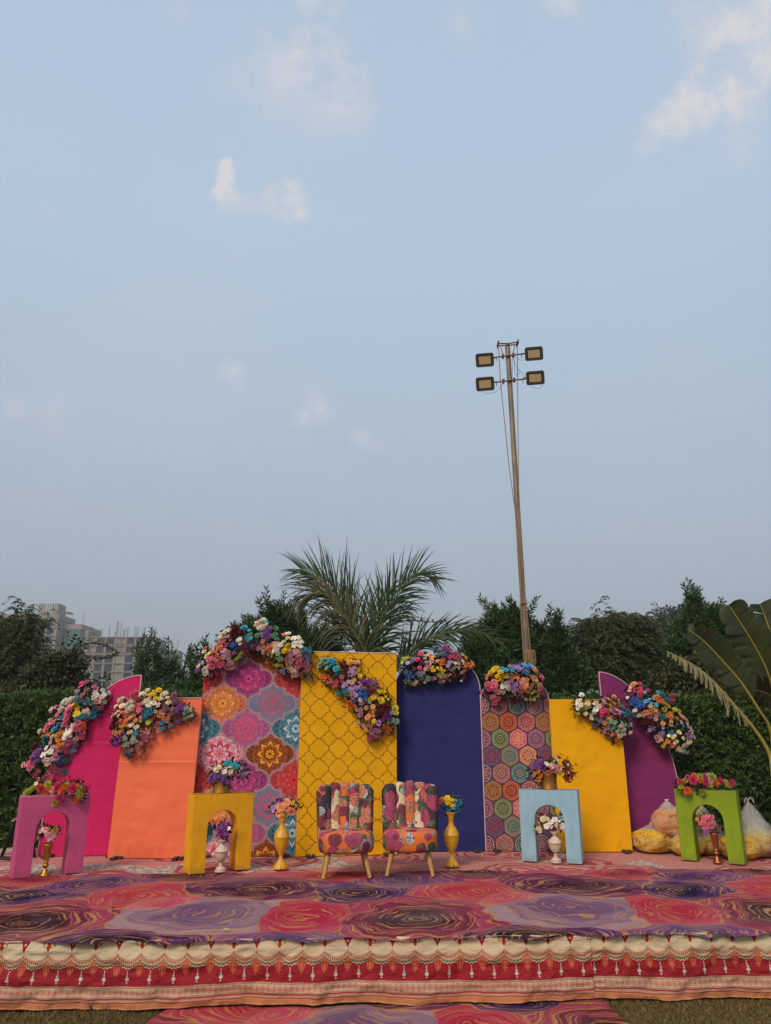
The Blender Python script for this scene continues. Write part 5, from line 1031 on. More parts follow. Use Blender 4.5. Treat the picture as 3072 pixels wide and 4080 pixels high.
def tree(name, label, cat, txt, Y, kind, mat, n, sc, seed, up=.6, base=None, thick=.8, shell=.4, group=None, flowers=0, trunk=.05, shoots=0):
    r = np.random.RandomState(seed); lb = lobes_px(txt, Y, thick); cx = base if base is not None else float(np.average(lb[:, 0], weights=lb[:, 3]))
    root = empty(name, (cx, Y, 0), 0, label, cat, group); P, Dr = crown(lb, n, r, up, shell)
    keep = P[:, 2] > .15; P, Dr = P[keep], Dr[keep]
    if shoots:                                               # leading shoots that stand out of the outline
        top = lb[r.randint(0, len(lb), shoots)]; a = r.uniform(-1.1, 1.1, shoots)
        b = top[:, :3]+np.c_[np.sin(a)*top[:, 3]*.9, r.normal(0, .1, shoots), np.cos(a)*top[:, 5]*.9]; dd = np.c_[np.sin(a)*.7, r.normal(0, .2, shoots), np.ones(shoots)]; h = r.uniform(.05, .24, shoots)*sc
        for t in np.linspace(0, 1, 5): P = np.vstack([P, b+dd*(h*t)[:, None]]); Dr = np.vstack([Dr, dd+r.normal(0, .2, dd.shape)])
    V, F_ = scatter(kind, P, Dr, sc, r); V = V-np.array([cx, Y, 0])
    tag(link('crown', npmesh('crown', V, F_, mat), root), kind='stuff')
    mb = MB(); z0 = float(lb[:, 2].min()); rr = random.Random(seed)
    mb.tube([(0, 0, 0), (.03, .02, z0*.6), (rr.uniform(-.05, .05), 0, z0)], [trunk, trunk*.8, trunk*.6], 8); mb.build('trunk', M_BARK, root)
    for q in lb[:12]:
        mb = MB(); e = Vector(q[:3])-Vector((cx, Y, 0)); s = Vector((0, 0, z0*.75)); mid = s.lerp(e, .5)+Vector((0, .05, -.08)); mb.tube([s, mid, e, e+Vector((0, 0, q[5]*.6))], [trunk*.5, trunk*.35, trunk*.22, .004], 6); mb.build('limb', M_BARK, root)
    if flowers:
        k = r.choice(len(P), flowers); c = P[k]+np.array([0, -.06, .02])-np.array([cx, Y, 0]); V, F_ = buds(c, flowers*4, .014, .018, seed+5)
        tag(link('orange_flowers', npmesh('orange_flowers', V, F_, solid('orange_blossom', '#c8824a', .8)), root), kind='stuff')
    return root
def hedge(label, x0, x1, y, top, n, seed, dy=.8):
    r = np.random.RandomState(seed); root = empty('hedge', ((x0+x1)/2, y, 0), 0, label, 'hedge', None)
    a = r.uniform(0, 1, n); face = r.uniform(0, 1, n) < .78; x = x0+(x1-x0)*a; z = r.uniform(.1, top, n); yy = y+r.uniform(-.06, .10, n)
    tt = np.array([top+.05*fbm(q*1.5, seed) for q in x]); z = np.where(face, z, tt+r.uniform(-.05, .05, n)); yy = np.where(face, yy, y+r.uniform(0, dy, n))
    d = np.where(face[:, None], np.c_[r.normal(0, .55, n), -.9+r.normal(0, .3, n), .45+r.normal(0, .5, n)], np.c_[r.normal(0, .4, n), r.normal(-.2, .4, n), np.ones(n)])
    ex = r.randint(0, n, n//16); z[ex] = tt[ex]+r.uniform(0, .13, len(ex)); d[ex] = np.c_[r.normal(0, .3, len(ex)), r.normal(0, .3, len(ex)), np.ones(len(ex))]
    V, F_ = scatter('hedge', np.c_[x, yy, z], d, 1.1, r); V = V-np.array([(x0+x1)/2, y, 0]); tag(link('leaves', npmesh('leaves', V, F_, L_HEDGE), root), kind='stuff')
    mb = MB(); mb.box((0, dy/2+.07, (top-.05)/2), (x1-x0-.1, dy-.1, top-.12)); mb.build('dark_core', solid('hedge_core', '#10150c', 1, 0), root)  # plain near-black box: closes see-through gaps, inner shade of the hedge put in as colour
    mb = MB()
    for k in range(int((x1-x0)/.35)): q = -(x1-x0)/2+.2+.35*k; mb.tube([(q, .15, 0), (q+.03, .2, top*.6)], [.018, .01], 6)
    mb.build('stems', M_BARK, root)
    return root
hedge('clipped green hedge at the left, behind the pink panel and plinth', -7.2, -2.2, 9.55, 2.02, 8200, 51)
hedge('clipped green hedge at the right, behind the purple panel and petal bags', 2.0, 7.4, 10.15, 2.00, 8200, 52)
hedge('stretch of clipped hedge hidden behind the middle panels', -2.1, 1.9, 9.9, 1.98, 1500, 53)

tree('neem_tree', 'tall dark neem tree at the left edge, in front of the concrete block', 'tree', '30 2550 80 70;85 2480 30 40;20 2610 110 90;85 2570 50 60;130 2510 20 18;20 2720 120 110;80 2680 80 80;-80 2580 120 100', 12.4, 'neem', L_NEEM, 1900, 1.3, 61, thick=.7, trunk=.09, shoots=24)
tree('flowering_bush', 'loose dark bush with small orange flowers, left of the pink panel top', 'bush', '225 2665 55 48;290 2650 40 30;180 2740 100 75;300 2745 50 45;250 2800 130 45;350 2790 40 30;95 2790 110 50', 11.2, 'broad', L_BUSH, 2300, 1.2, 62, thick=.7, flowers=60, up=.2, shoots=8)
tree('leafy_shrub', 'airy shrub with whorled leaves just right of the pink panel tip', 'shrub', '625 2610 28 40;640 2670 42 40;560 2640 36 45;585 2700 50 45;680 2650 30 30;660 2740 60 50;740 2640 22 24;720 2720 50 40;560 2780 60 40;640 2800 90 40', 10.6, 'whorl', L_SHRUB, 330, .95, 63, thick=.8, up=.9, shell=.15, shoots=16)
tree('leafy_shrub', 'small leafy shrub beside the left edge of the mandala panel', 'shrub', '790 2680 28 46;820 2640 20 30;800 2760 50 40;760 2770 50 30', 10.4, 'whorl', L_SHRUB, 330, .9, 64, thick=.8, up=.9, shell=.15, shoots=8)
tree('leafy_tree', 'dark tree with pointed leaves behind the mandala panel garland and palm', 'tree', '1100 2470 45 40;1050 2510 60 45;950 2535 30 28;1000 2570 80 55;1160 2500 50 45;1180 2570 80 60;1280 2580 80 60', 10.3, 'whorl', L_SHRUB, 1500, 1.0, 65, up=.8, shoots=22)
tree('leafy_tree', 'bushy tree with pointed leaves directly left of the floodlight mast', 'tree', '2000 2490 60 45;2060 2480 40 40;1960 2560 70 60;2050 2580 80 80;1900 2620 60 60;1990 2680 110 80;1850 2700 70 50', 10.9, 'whorl', L_SHRUB, 2500, 1.0, 66, up=.8, shoots=26)
tree('leafy_tree', 'slender pointed tree directly right of the floodlight mast', 'tree', '2135 2540 36 36;2150 2600 50 50;2165 2680 60 70;2120 2760 80 60', 11.2, 'whorl', L_SHRUB, 1100, .95, 67, up=.9, shoots=12)
tree('leafy_tree', 'narrow spire shaped tree between the mast and the neem tree', 'tree', '2215 2530 22 34;2220 2590 42 44;2240 2660 66 60;2230 2740 90 60;2290 2720 60 70;2330 2770 70 50', 10.8, 'whorl', L_SHRUB, 1600, 1.0, 68, up=.9, shoots=14)
tree('neem_tree', 'round headed neem tree behind the plain yellow panel', 'tree', '2400 2500 60 40;2500 2490 60 42;2350 2560 60 50;2450 2570 100 70;2540 2560 50 60;2330 2640 70 60;2440 2680 130 80;2550 2680 80 80;2600 2740 120 70;2540 2630 60 60', 11.6, 'neem', L_NEEM, 2700, 1.25, 69, thick=.75, shoots=40)
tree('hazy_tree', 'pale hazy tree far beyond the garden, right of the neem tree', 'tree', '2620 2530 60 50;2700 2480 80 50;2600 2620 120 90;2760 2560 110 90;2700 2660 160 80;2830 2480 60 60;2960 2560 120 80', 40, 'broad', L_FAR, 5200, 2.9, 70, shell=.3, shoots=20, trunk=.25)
tree('leafy_tree', 'tall pointed leafy tree right of the purple panel, its tip highest on that side', 'tree', '2765 2420 18 34;2765 2470 40 38;2740 2520 60 46;2800 2510 50 40;2850 2470 40 36;2880 2520 50 50;2740 2600 80 60;2830 2600 90 70;2750 2680 90 60;2860 2680 110 70', 11.0, 'whorl', L_SHRUB, 3000, 1.0, 71, up=.8, shoots=26)
tree('flowering_bush', 'dark bush with small orange flowers above the right hedge', 'bush', '2700 2720 80 60;2780 2700 90 70;2650 2760 80 50;2850 2760 100 60;2760 2790 110 40;2950 2740 100 80;3050 2760 90 80', 10.55, 'broad', L_BUSH, 3200, 1.1, 72, thick=.5, flowers=50, up=.2)

# arching thorny twigs over the left bush and between the palm and panels
def twig(label, pts, Y, seed, n=90):
    r = np.random.RandomState(seed); P = [AY(x, y, Y) for x, y in pts]; root = empty('leafy_twig', (P[0].x, P[0].y, P[0].z), 0, label, 'twig', None); o = P[0]
    MB().tube([p-o for p in P], [.010]+[.006]*(len(P)-2)+[.002], 5).build('stem', M_BARK, root)
    c = []
    for i in range(len(P)-1):
        for t in np.linspace(0, 1, n//(len(P)-1)): c.append(tuple(P[i].lerp(P[i+1], t)-o))
    c = np.array(c)+r.normal(0, .008, (len(c), 3)); V, F_ = leaves(c, r.normal(0, 1, c.shape)+np.array([0, -.2, .3]), .045*r.uniform(.5, 1.2, len(c)), .55, r)
    tag(link('leaves', npmesh('leaves', V, F_, L_BUSH), root), kind='stuff')
twig('long arching thorny twig reaching right in front of the unfinished building', [(250, 2620), (300, 2575), (370, 2562), (420, 2572), (475, 2600)], 11.0, 81, 150)
twig('lower arching twig pointing right in front of the unfinished building', [(290, 2660), (350, 2620), (400, 2625), (445, 2618), (470, 2600)], 11.0, 82, 120)
twig('thin wiry twig stretched between the palm fronds and the right tree', [(1620, 2470), (1680, 2474), (1740, 2480), (1780, 2476)], 10.0, 83, 70)
twig('thin drooping twig above the arched navy panel', [(1600, 2560), (1720, 2540), (1850, 2560), (1900, 2600)], 10.0, 84, 90)

# ------------------------------------------------------------------ palm
M_RACHIS = solid('green_frond_stem', '#4f5a2c', .6)
def palm():
    bx, by = -.36, 9.9; root = empty('palm_tree', (bx, by, 0), 0, 'feather palm with arching fronds rising behind the yellow trellis panel', 'palm')
    o = Vector((bx, by, 0)); r = random.Random(5)
    mb = MB(); mb.tube([(0, 0, 0), (.02, 0, 1.0), (0, 0, 1.9), (0, 0, 2.35)], [.17, .13, .12, .07], 14); mb.build('trunk', M_BARK, root)
    fr = [ # points in the photograph's pixels over crop (980,2100)x.642, depth, leaflet length m, droop, side weight, material
        ([(715, 790), (660, 640), (600, 510), (530, 400), (440, 310), (340, 265)], 9.75, .98, .12, L_PALM, 40),
        ([(730, 790), (690, 660), (640, 540), (570, 430), (500, 350), (440, 310)], 9.95, .80, .02, L_PALM, 34),
        ([(745, 800), (640, 600), (560, 480), (480, 415), (400, 425), (340, 480)], 9.45, .70, 1.0, L_PALMDRY, 44),
        ([(760, 800), (700, 650), (640, 560), (560, 470), (500, 450)], 9.6, .75, .9, L_PALMDRY, 30),
        ([(775, 790), (815, 640), (870, 500), (940, 390), (1020, 310), (1100, 290), (1180, 330)], 9.8, .72, .16, L_PALM, 46),
        ([(775, 790), (840, 600), (900, 480), (980, 380), (1060, 300)], 10.1, .66, .35, L_PALM, 34),
        ([(790, 800), (860, 680), (940, 560), (1010, 500)], 10.4, .45, .5, L_PALM, 24),
        ([(960, 860), (1030, 760), (1110, 700), (1220, 660), (1340, 640), (1460, 655), (1600, 720)], 9.7, .52, .32, L_PALM, 50),
        ([(940, 860), (1040, 790), (1130, 720), (1260, 660), (1400, 650)], 9.9, .38, .55, L_PALMDRY, 36),
        ([(765, 800), (790, 640), (840, 480), (900, 370)], 10.3, .70, -.1, L_PALM, 26)]
    for i, (pts, Y, L, droop, mat, n) in enumerate(fr):
        P = [AY(980+x*.642, 2100+y*.642, Y+.0) for x, y in pts]; P = [p-o for p in P]; P = [Vector((0, 0, P[0].z-.35)).lerp(P[0], .4)]+P if i not in (7, 8) else [Vector((.25, -.1, P[0].z-.3))]+P
        # smooth the rachis
        Q = []
        for k in range(len(P)-1):
            a, b, c, d = P[max(k-1, 0)], P[k], P[k+1], P[min(k+2, len(P)-1)]
            for t in (0, .25, .5, .75): Q.append(.5*((2*b)+(c-a)*t+(2*a-5*b+4*c-d)*t*t+(3*b-a-3*c+d)*t**3))
        Q.append(P[-1]); N = len(Q); fo = empty('frond', (0, 0, 0)); fo.parent = root; n = int(n*.78); L *= 1.12
        mb = MB(); mb.tube(Q, [.013*(1-k/N)+.002 for k in range(N)], 6); mb.build('rachis', M_RACHIS, fo)
        V = []; Fc = []; tot = 0
        for k in range(n*2):
            t = .12+.88*(k//2)/n; q = t*(N-1); a = int(min(q, N-2)); p = Q[a].lerp(Q[a+1], q-a); tg = (Q[min(a+1, N-1)]-Q[max(a-1, 0)]).normalized()
            side = -1 if k % 2 else 1; nrm = tg.cross(Vector((0, -1, 0))).normalized()
            # two ranks: one up/back, one down/front of the rachis plane
            d = (tg*(.85+.6*t)+nrm*side*(.60+r.uniform(-.28, .28))+Vector((0, r.uniform(-.45, .35), .12))).normalized()
            ll = L*(math.sin(PI*min(.90, .25+.75*t))**.5)*(1.0-.3*t)*r.uniform(.85, 1.12); w = .0112*(1.1-.3*t); dr = (droop+.25*(side*nrm.z < 0))*r.uniform(.7, 1.3)+.08
            b = len(V); cur = p.copy(); dd = d.copy(); sd = dd.cross(Vector((0, 1, .2))).normalized()
            for j in range(6):
                ww = w*(1-(j/5)**2)+.0006 if j else w*.6
                V.append(cur+sd*ww); V.append(cur+Vector((0, -.006, -.004))*(j < 5)); V.append(cur-sd*ww)
                cur = cur+dd*(ll/5); dd = (dd+Vector((r.uniform(-.04, .04), 0, -dr*.42))).normalized(); s2 = dd.cross(Vector((0, 1, .2)))
                if s2.length > .05: sd = s2.normalized()
            for j in range(5):
                for s in (0, 1): q = b+j*3+s; Fc.append((q, q+1, q+4, q+3))
        link('leaflets', npmesh('leaflets', np.array([tuple(x) for x in V]), Fc, mat), fo)['kind'] = 'stuff'
palm()

# ------------------------------------------------------------------ banana-like plant at the right edge
L_BANSTRIP = leafmat('dried_leaf_strip', '#6a6448', '#a09670', .15)
def banana():
    root = empty('traveller_palm', (4.75, 8.0, 0), 0, 'big broad leaved banana like plant leaning in from the right edge', 'plant'); o = Vector((4.75, 8.0, 0)); r = random.Random(9)
    def leaf(pts, Y, wl, wr, mat, fold=.25, tear=.12, hang=0.0, rib=.018, stalk=True, seed=1, petiole=(0, 0)):
        P = [AY(2600+x*.2939, 2350+y*.2939, yy)-o for (x, y), yy in zip(pts, Y)]; P.insert(0, Vector((.1*(len(pts)-6), .1*seed/4-.2, .6))); Q = []
        for k in range(len(P)-1):
            a, b, c, d = P[max(k-1, 0)], P[k], P[k+1], P[min(k+2, len(P)-1)]
            for t in np.linspace(0, .95, 10): Q.append(.5*((2*b)+(c-a)*t+(2*a-5*b+4*c-d)*t*t+(3*b-a-3*c+d)*t**3))
        Q.append(P[-1]); N = len(Q); k0 = int((petiole[0]*(len(pts)-1)+1)/len(pts)*N)
        V = []; Fc = []; UV = []; rr = random.Random(seed)
        for side, wd in ((-1, wl), (1, wr)):
            i = k0
            while i < N-1:                                   # each strip of lamina between two tears
                ln = rr.choice([3, 4, 5, 7, 9]) if tear < .3 else rr.choice([1, 2, 2, 3]); j = min(N-1, i+ln); b = len(V); bend = rr.uniform(-.06, .06); hg = hang*rr.uniform(.7, 1.2); cnt = 0
                for q in range(i, j+1):
                    t = (q-k0)/(N-1-k0); tg = (Q[min(q+1, N-1)]-Q[max(q-1, 0)]).normalized(); nrm = tg.cross(Vector((0, 1, 0))).normalized()*side
                    env = min(1, (t/.12+.25))**.7*math.sin(PI*min(1, .30+.70*t))**.42*min(1, (1-t)/.10+.18)**.6; edge = 1 if q not in (i, j) else (1-tear*rr.uniform(.2, 1.0)); w = wd*env*edge*(1+.03*math.sin(q*1.7))
                    for s in range(5):
                        u = s/4; d = nrm*(w*u)+tg*(w*u*.38)+Vector((0, -fold*w*math.sin(u*1.6)+bend*u, -hg*w*u*u*1.0))
                        if hang: d = nrm*(w*u*(1-.75*min(1, hang)*u))+tg*(w*u*.1)+Vector((0, -.10*w*u, -w*u*hg))
                        V.append(Q[q]+d+Vector((0, 0, 0))); UV.append((w*u*2+side, q/N*3))
                    cnt += 1
                for q in range(cnt-1):
                    for s in range(4): a = b+q*5+s; Fc.append((a, a+1, a+6, a+5))
                i = j
        lf = link('leaf', npmesh('leaf', np.array([tuple(x) for x in V]), Fc, mat, True, UV), root)
        MB().tube(Q, [rib*(1-.75*k/N) for k in range(N)], 8).build('midrib', M_MIDRIB, lf); return lf
    leaf([(1900, 2600), (1790, 1900), (1606, 1250), (1450, 880), (1250, 540), (1030, 200)], [8.0, 7.9, 7.8, 7.75, 7.7, 7.7], .22, .25, L_BAN, seed=2, petiole=(.42, 0), tear=.26)
    leaf([(2100, 2600), (1950, 1700), (1760, 1000), (1606, 600), (1530, 380), (1455, 190)], [8.3, 8.2, 8.15, 8.1, 8.1, 8.1], .27, .27, L_BAN, seed=3, petiole=(.35, 0), tear=.28)
    leaf([(1800, 2800), (1606, 1930), (1450, 1640), (1220, 1280), (1000, 1020), (700, 700), (480, 540)], [7.6, 7.55, 7.5, 7.5, 7.5, 7.5, 7.5], .16, .18, L_BAN, seed=4, petiole=(.42, 0), tear=.29)
    P = [AY(2600+x*.2939, 2350+y*.2939, 7.3)-o for x, y in [(1750, 2800), (1580, 2212), (1350, 1850), (1130, 1590), (820, 1240), (550, 1020), (180, 830)]]; P.insert(0, Vector((-.2, .1, .6))); Q = []
    for k in range(len(P)-1):
        a, b, c, d = P[max(k-1, 0)], P[k], P[k+1], P[min(k+2, len(P)-1)]
        for t in np.linspace(0, .96, 24): Q.append(.5*((2*b)+(c-a)*t+(2*a-5*b+4*c-d)*t*t+(3*b-a-3*c+d)*t**3))
    N = len(Q); lf = empty('leaf', (0, 0, 0)); lf.parent = root; MB().tube(Q, [.021*(1-.7*k/N) for k in range(N)], 8).build('midrib', M_MIDRIB, lf); i = int(N*.50); rr = random.Random(4)
    while i < N-2:
        w_ = rr.choice([2, 2, 3, 4]); j = min(N-1, i+w_); t = (i-N*.5)/(N*.5); L_ = (.16*math.sin(PI*min(1, .25+.72*t))+.02)*rr.uniform(.75, 1.1); V = []; Fc = []; tw = rr.uniform(-.03, .03); sk = rr.uniform(-.01, .03)
        for r_ in range(7):
            u = r_/6; drop = Vector((sk*u+tw*u*u, -.030*math.sin(u*2.2)+.01*rr.uniform(-1, 1), .012*math.sin(u*PI)-L_*u**1.1)); sh = 1-.25*u
            A, B = Q[i], Q[j]; M_ = (A+B)/2
            for e in (A, B): V.append(M_+(e-M_)*sh*.9+drop+Vector((0, 0, rr.uniform(-.006, .006)*(r_ == 6))))
            V.insert(len(V)-1, M_+drop+Vector((0, -.008, 0)))
        for r_ in range(6):
            for e in (0, 1): Fc.append((r_*3+e, r_*3+e+1, r_*3+e+4, r_*3+e+3))
        link('leaf_strip', npmesh('leaf_strip', np.array([tuple(x) for x in V]), Fc, L_BANSTRIP, True), lf); i = j
    leaf([(2000, 2700), (1830, 1900), (1650, 1500), (1480, 1380), (1150, 1330)], [8.4, 8.3, 8.25, 8.2, 8.2], .16, .15, L_BANBROWN, seed=7, petiole=(.35, 0), tear=.45)
    leaf([(2200, 2700), (2050, 1900), (1900, 1300), (1780, 900), (1700, 500)], [8.7, 8.6, 8.6, 8.5, 8.5], .34, .30, L_BAN, seed=8, petiole=(.3, 0))
    leaf([(1900, 2700), (1780, 1900), (1640, 1480), (1450, 1150), (1300, 1000)], [8.6, 8.5, 8.45, 8.4, 8.4], .26, .24, L_BAN, seed=12, petiole=(.4, 0), tear=.2)
    mb = MB(); mb.tube([(0, 0, 0), (0, 0, .9)], [.14, .10], 12); mb.build('trunk', M_BARK, root)
banana()

# ------------------------------------------------------------------ concrete buildings far behind
def block(label, x0, x1, y, ztop, depth, nb, fh=3.3, unfinished=False, parapet=True, rz=0.0, side_bays=5, seed=1, infill=()):
    r = random.Random(seed); w = x1-x0; root = empty('concrete_building', (x0, y, 0), rz, label, 'building', 'concrete buildings in the haze')
    nf = int(ztop/fh); z0 = ztop-nf*fh
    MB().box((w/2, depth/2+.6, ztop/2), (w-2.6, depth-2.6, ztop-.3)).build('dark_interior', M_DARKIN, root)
    slab = MB(); slab.box((w/2, depth/2, 0), (w+.5, depth+.5, .32)); sm = slab.me('floor_slab', M_CONC)
    for k in range(nf+1):
        o = link('floor_slab', sm, root); o.location = (0, 0, z0+k*fh)
    bw = w/nb; cm_ = MB().box((0, 0, ztop/2), (.75, .75, ztop)).me('column', M_CONC)
    for i in range(nb+1):
        o = link('column', cm_, root); o.location = (min(max(i*bw, .45), w-.45), .35, 0)
    for j in range(1, side_bays+1):
        for X in (.45, w-.45): o = link('column', cm_, root); o.location = (X, min(depth-.45, depth*j/side_bays), 0)
    for i, kd in enumerate(infill):
        if kd == 'w':
            o = MB().box((bw*(i+.5), .5, ztop/2), (bw-.8, .3, ztop)).build('shear_wall', M_CONC, root)
        elif kd == 'h':
            for k in range(nf): MB().box((bw*(i+.72), .6, z0+(k+.5)*fh), (bw*.42, .25, fh-.3)).build('wall_panel', M_CONC, root)
        elif kd == 's':
            for k in range(nf): MB().box((bw*(i+.5), .5, z0+k*fh+.75), (bw-.8, .25, 1.2)).build('sill_wall', M_CONC, root)
    if parapet:
        MB().box((w/2, depth/2, ztop+.9), (w+.6, depth+.6, 2.0)).build('parapet', M_CONC, root)
        for k in range(nf):                                  # window bays along the flank
            for j in range(side_bays*2):
                MB().box((w-.2, depth*(j+.5)/(side_bays*2), z0+(k+.45)*fh), (.3, depth/(side_bays*2)*(.42 if j % 2 else .6), fh*.8)).build('wall_panel', M_CONC, root)
    if unfinished:
        for k in (nf-1, nf-2):                               # props under the fresh slabs
            mb = MB()
            for q in range(int(w/.9)):
                X = .6+q*.9+r.uniform(-.2, .2); mb.box((X, -.05+r.uniform(0, .5), z0+(k+.5)*fh), (.09, .09, fh-.3), Matrix.Rotation(r.uniform(-.05, .05), 3, 'Y'))
            mb.build('scaffold_props', M_RUST, root)['kind'] = 'stuff'
            MB().box((w/2, -.1, z0+k*fh+.45), (w, .12, .55)).build('brick_upstand', M_BRICK, root)
        X = 1.0
        while X < w:                                         # starter bars of the next storey
            mb = MB(); h = r.choice([1.5, 2.5, 3.6, 4.5])
            for q in range(r.choice([3, 5, 8])): xx = X+q*.22; mb.box((xx, r.uniform(.2, 2), ztop+h/2), (.07, .07, h*r.uniform(.7, 1.1)), Matrix.Rotation(r.uniform(-.04, .04), 3, 'Y'))
            mb.build('rebar_bundle', M_RUST, root); X += r.uniform(1.6, 4.0)
    return root
b1 = block('pale finished concrete block with roof parapet and stair head, farthest left', -175, -128.1, 290, 45.4, 15, 11, 3.3, infill=('s', 's', 's', 's', 'w', 's', 's', 's', '', '', 'h'), seed=3, rz=R(-.5))
mb = MB(); mb.box((37.0+4.2, 6, 49.6), (8.0, 7, 4.6)); o = mb.build('stair_head', M_CONC, b1)
for k in range(3): MB().box((36.6+4.2+k*.9, 2.3, 49.6), (.35, .3, 4.8)).build('roof_pipe', M_WHITEP, b1)
MB().tube([(48.0, 4, 47.3), (46.8, 3, 50.4)], .14, 6).build('roof_mast', M_RUST, b1); MB().box((49.2, 4, 48.2), (2.6, .8, .7), Matrix.Rotation(.15, 3, 'Y')).build('roof_dish', M_BLACK, b1); MB().tube([(46.9, 23.5, 46.5), (46.9, 23.5, 51.8)], .1, 6).build('antenna', M_RUST, b1)
b2 = block('low roofed concrete link with green safety net between the two big blocks', -126.5, -120.4, 294, 42.0, 20, 2, 3.3, parapet=True, seed=4, infill=('w', 'h', 'h'))
MB().box((3.2, -.5, 26.0), (5.6, .3, 31.0)).build('safety_net', M_NET, b2)
b3 = block('wide unfinished concrete frame with starter bars on its roof', -115.7, -89.0, 288, 38.1, 15, 7, 3.3, True, False, R(1.0), 6, 5, infill=('h', '', '', 'w', '', '', 'h'))
b4 = block('narrow unfinished concrete tower, lowest and rightmost of the buildings', -86.5, -80.4, 291, 33.2, 9, 2, 3.3, True, False, R(4), 3, 6, infill=('', 'h'))
mb = MB()
for k in range(5): mb.box((11.5, 1, 39+k*1.1), (1.5, .12, .12)); mb.box((11.5, 1, 39.5+k*1.1), (1.8, .1, .1), Matrix.Rotation(.6, 3, 'Y'))
for s in (-.75, .75): mb.box((12.0+s, 1, 41.5), (.16, .16, 6.6))
mb.build('hoist_tower', M_RUST, b3)

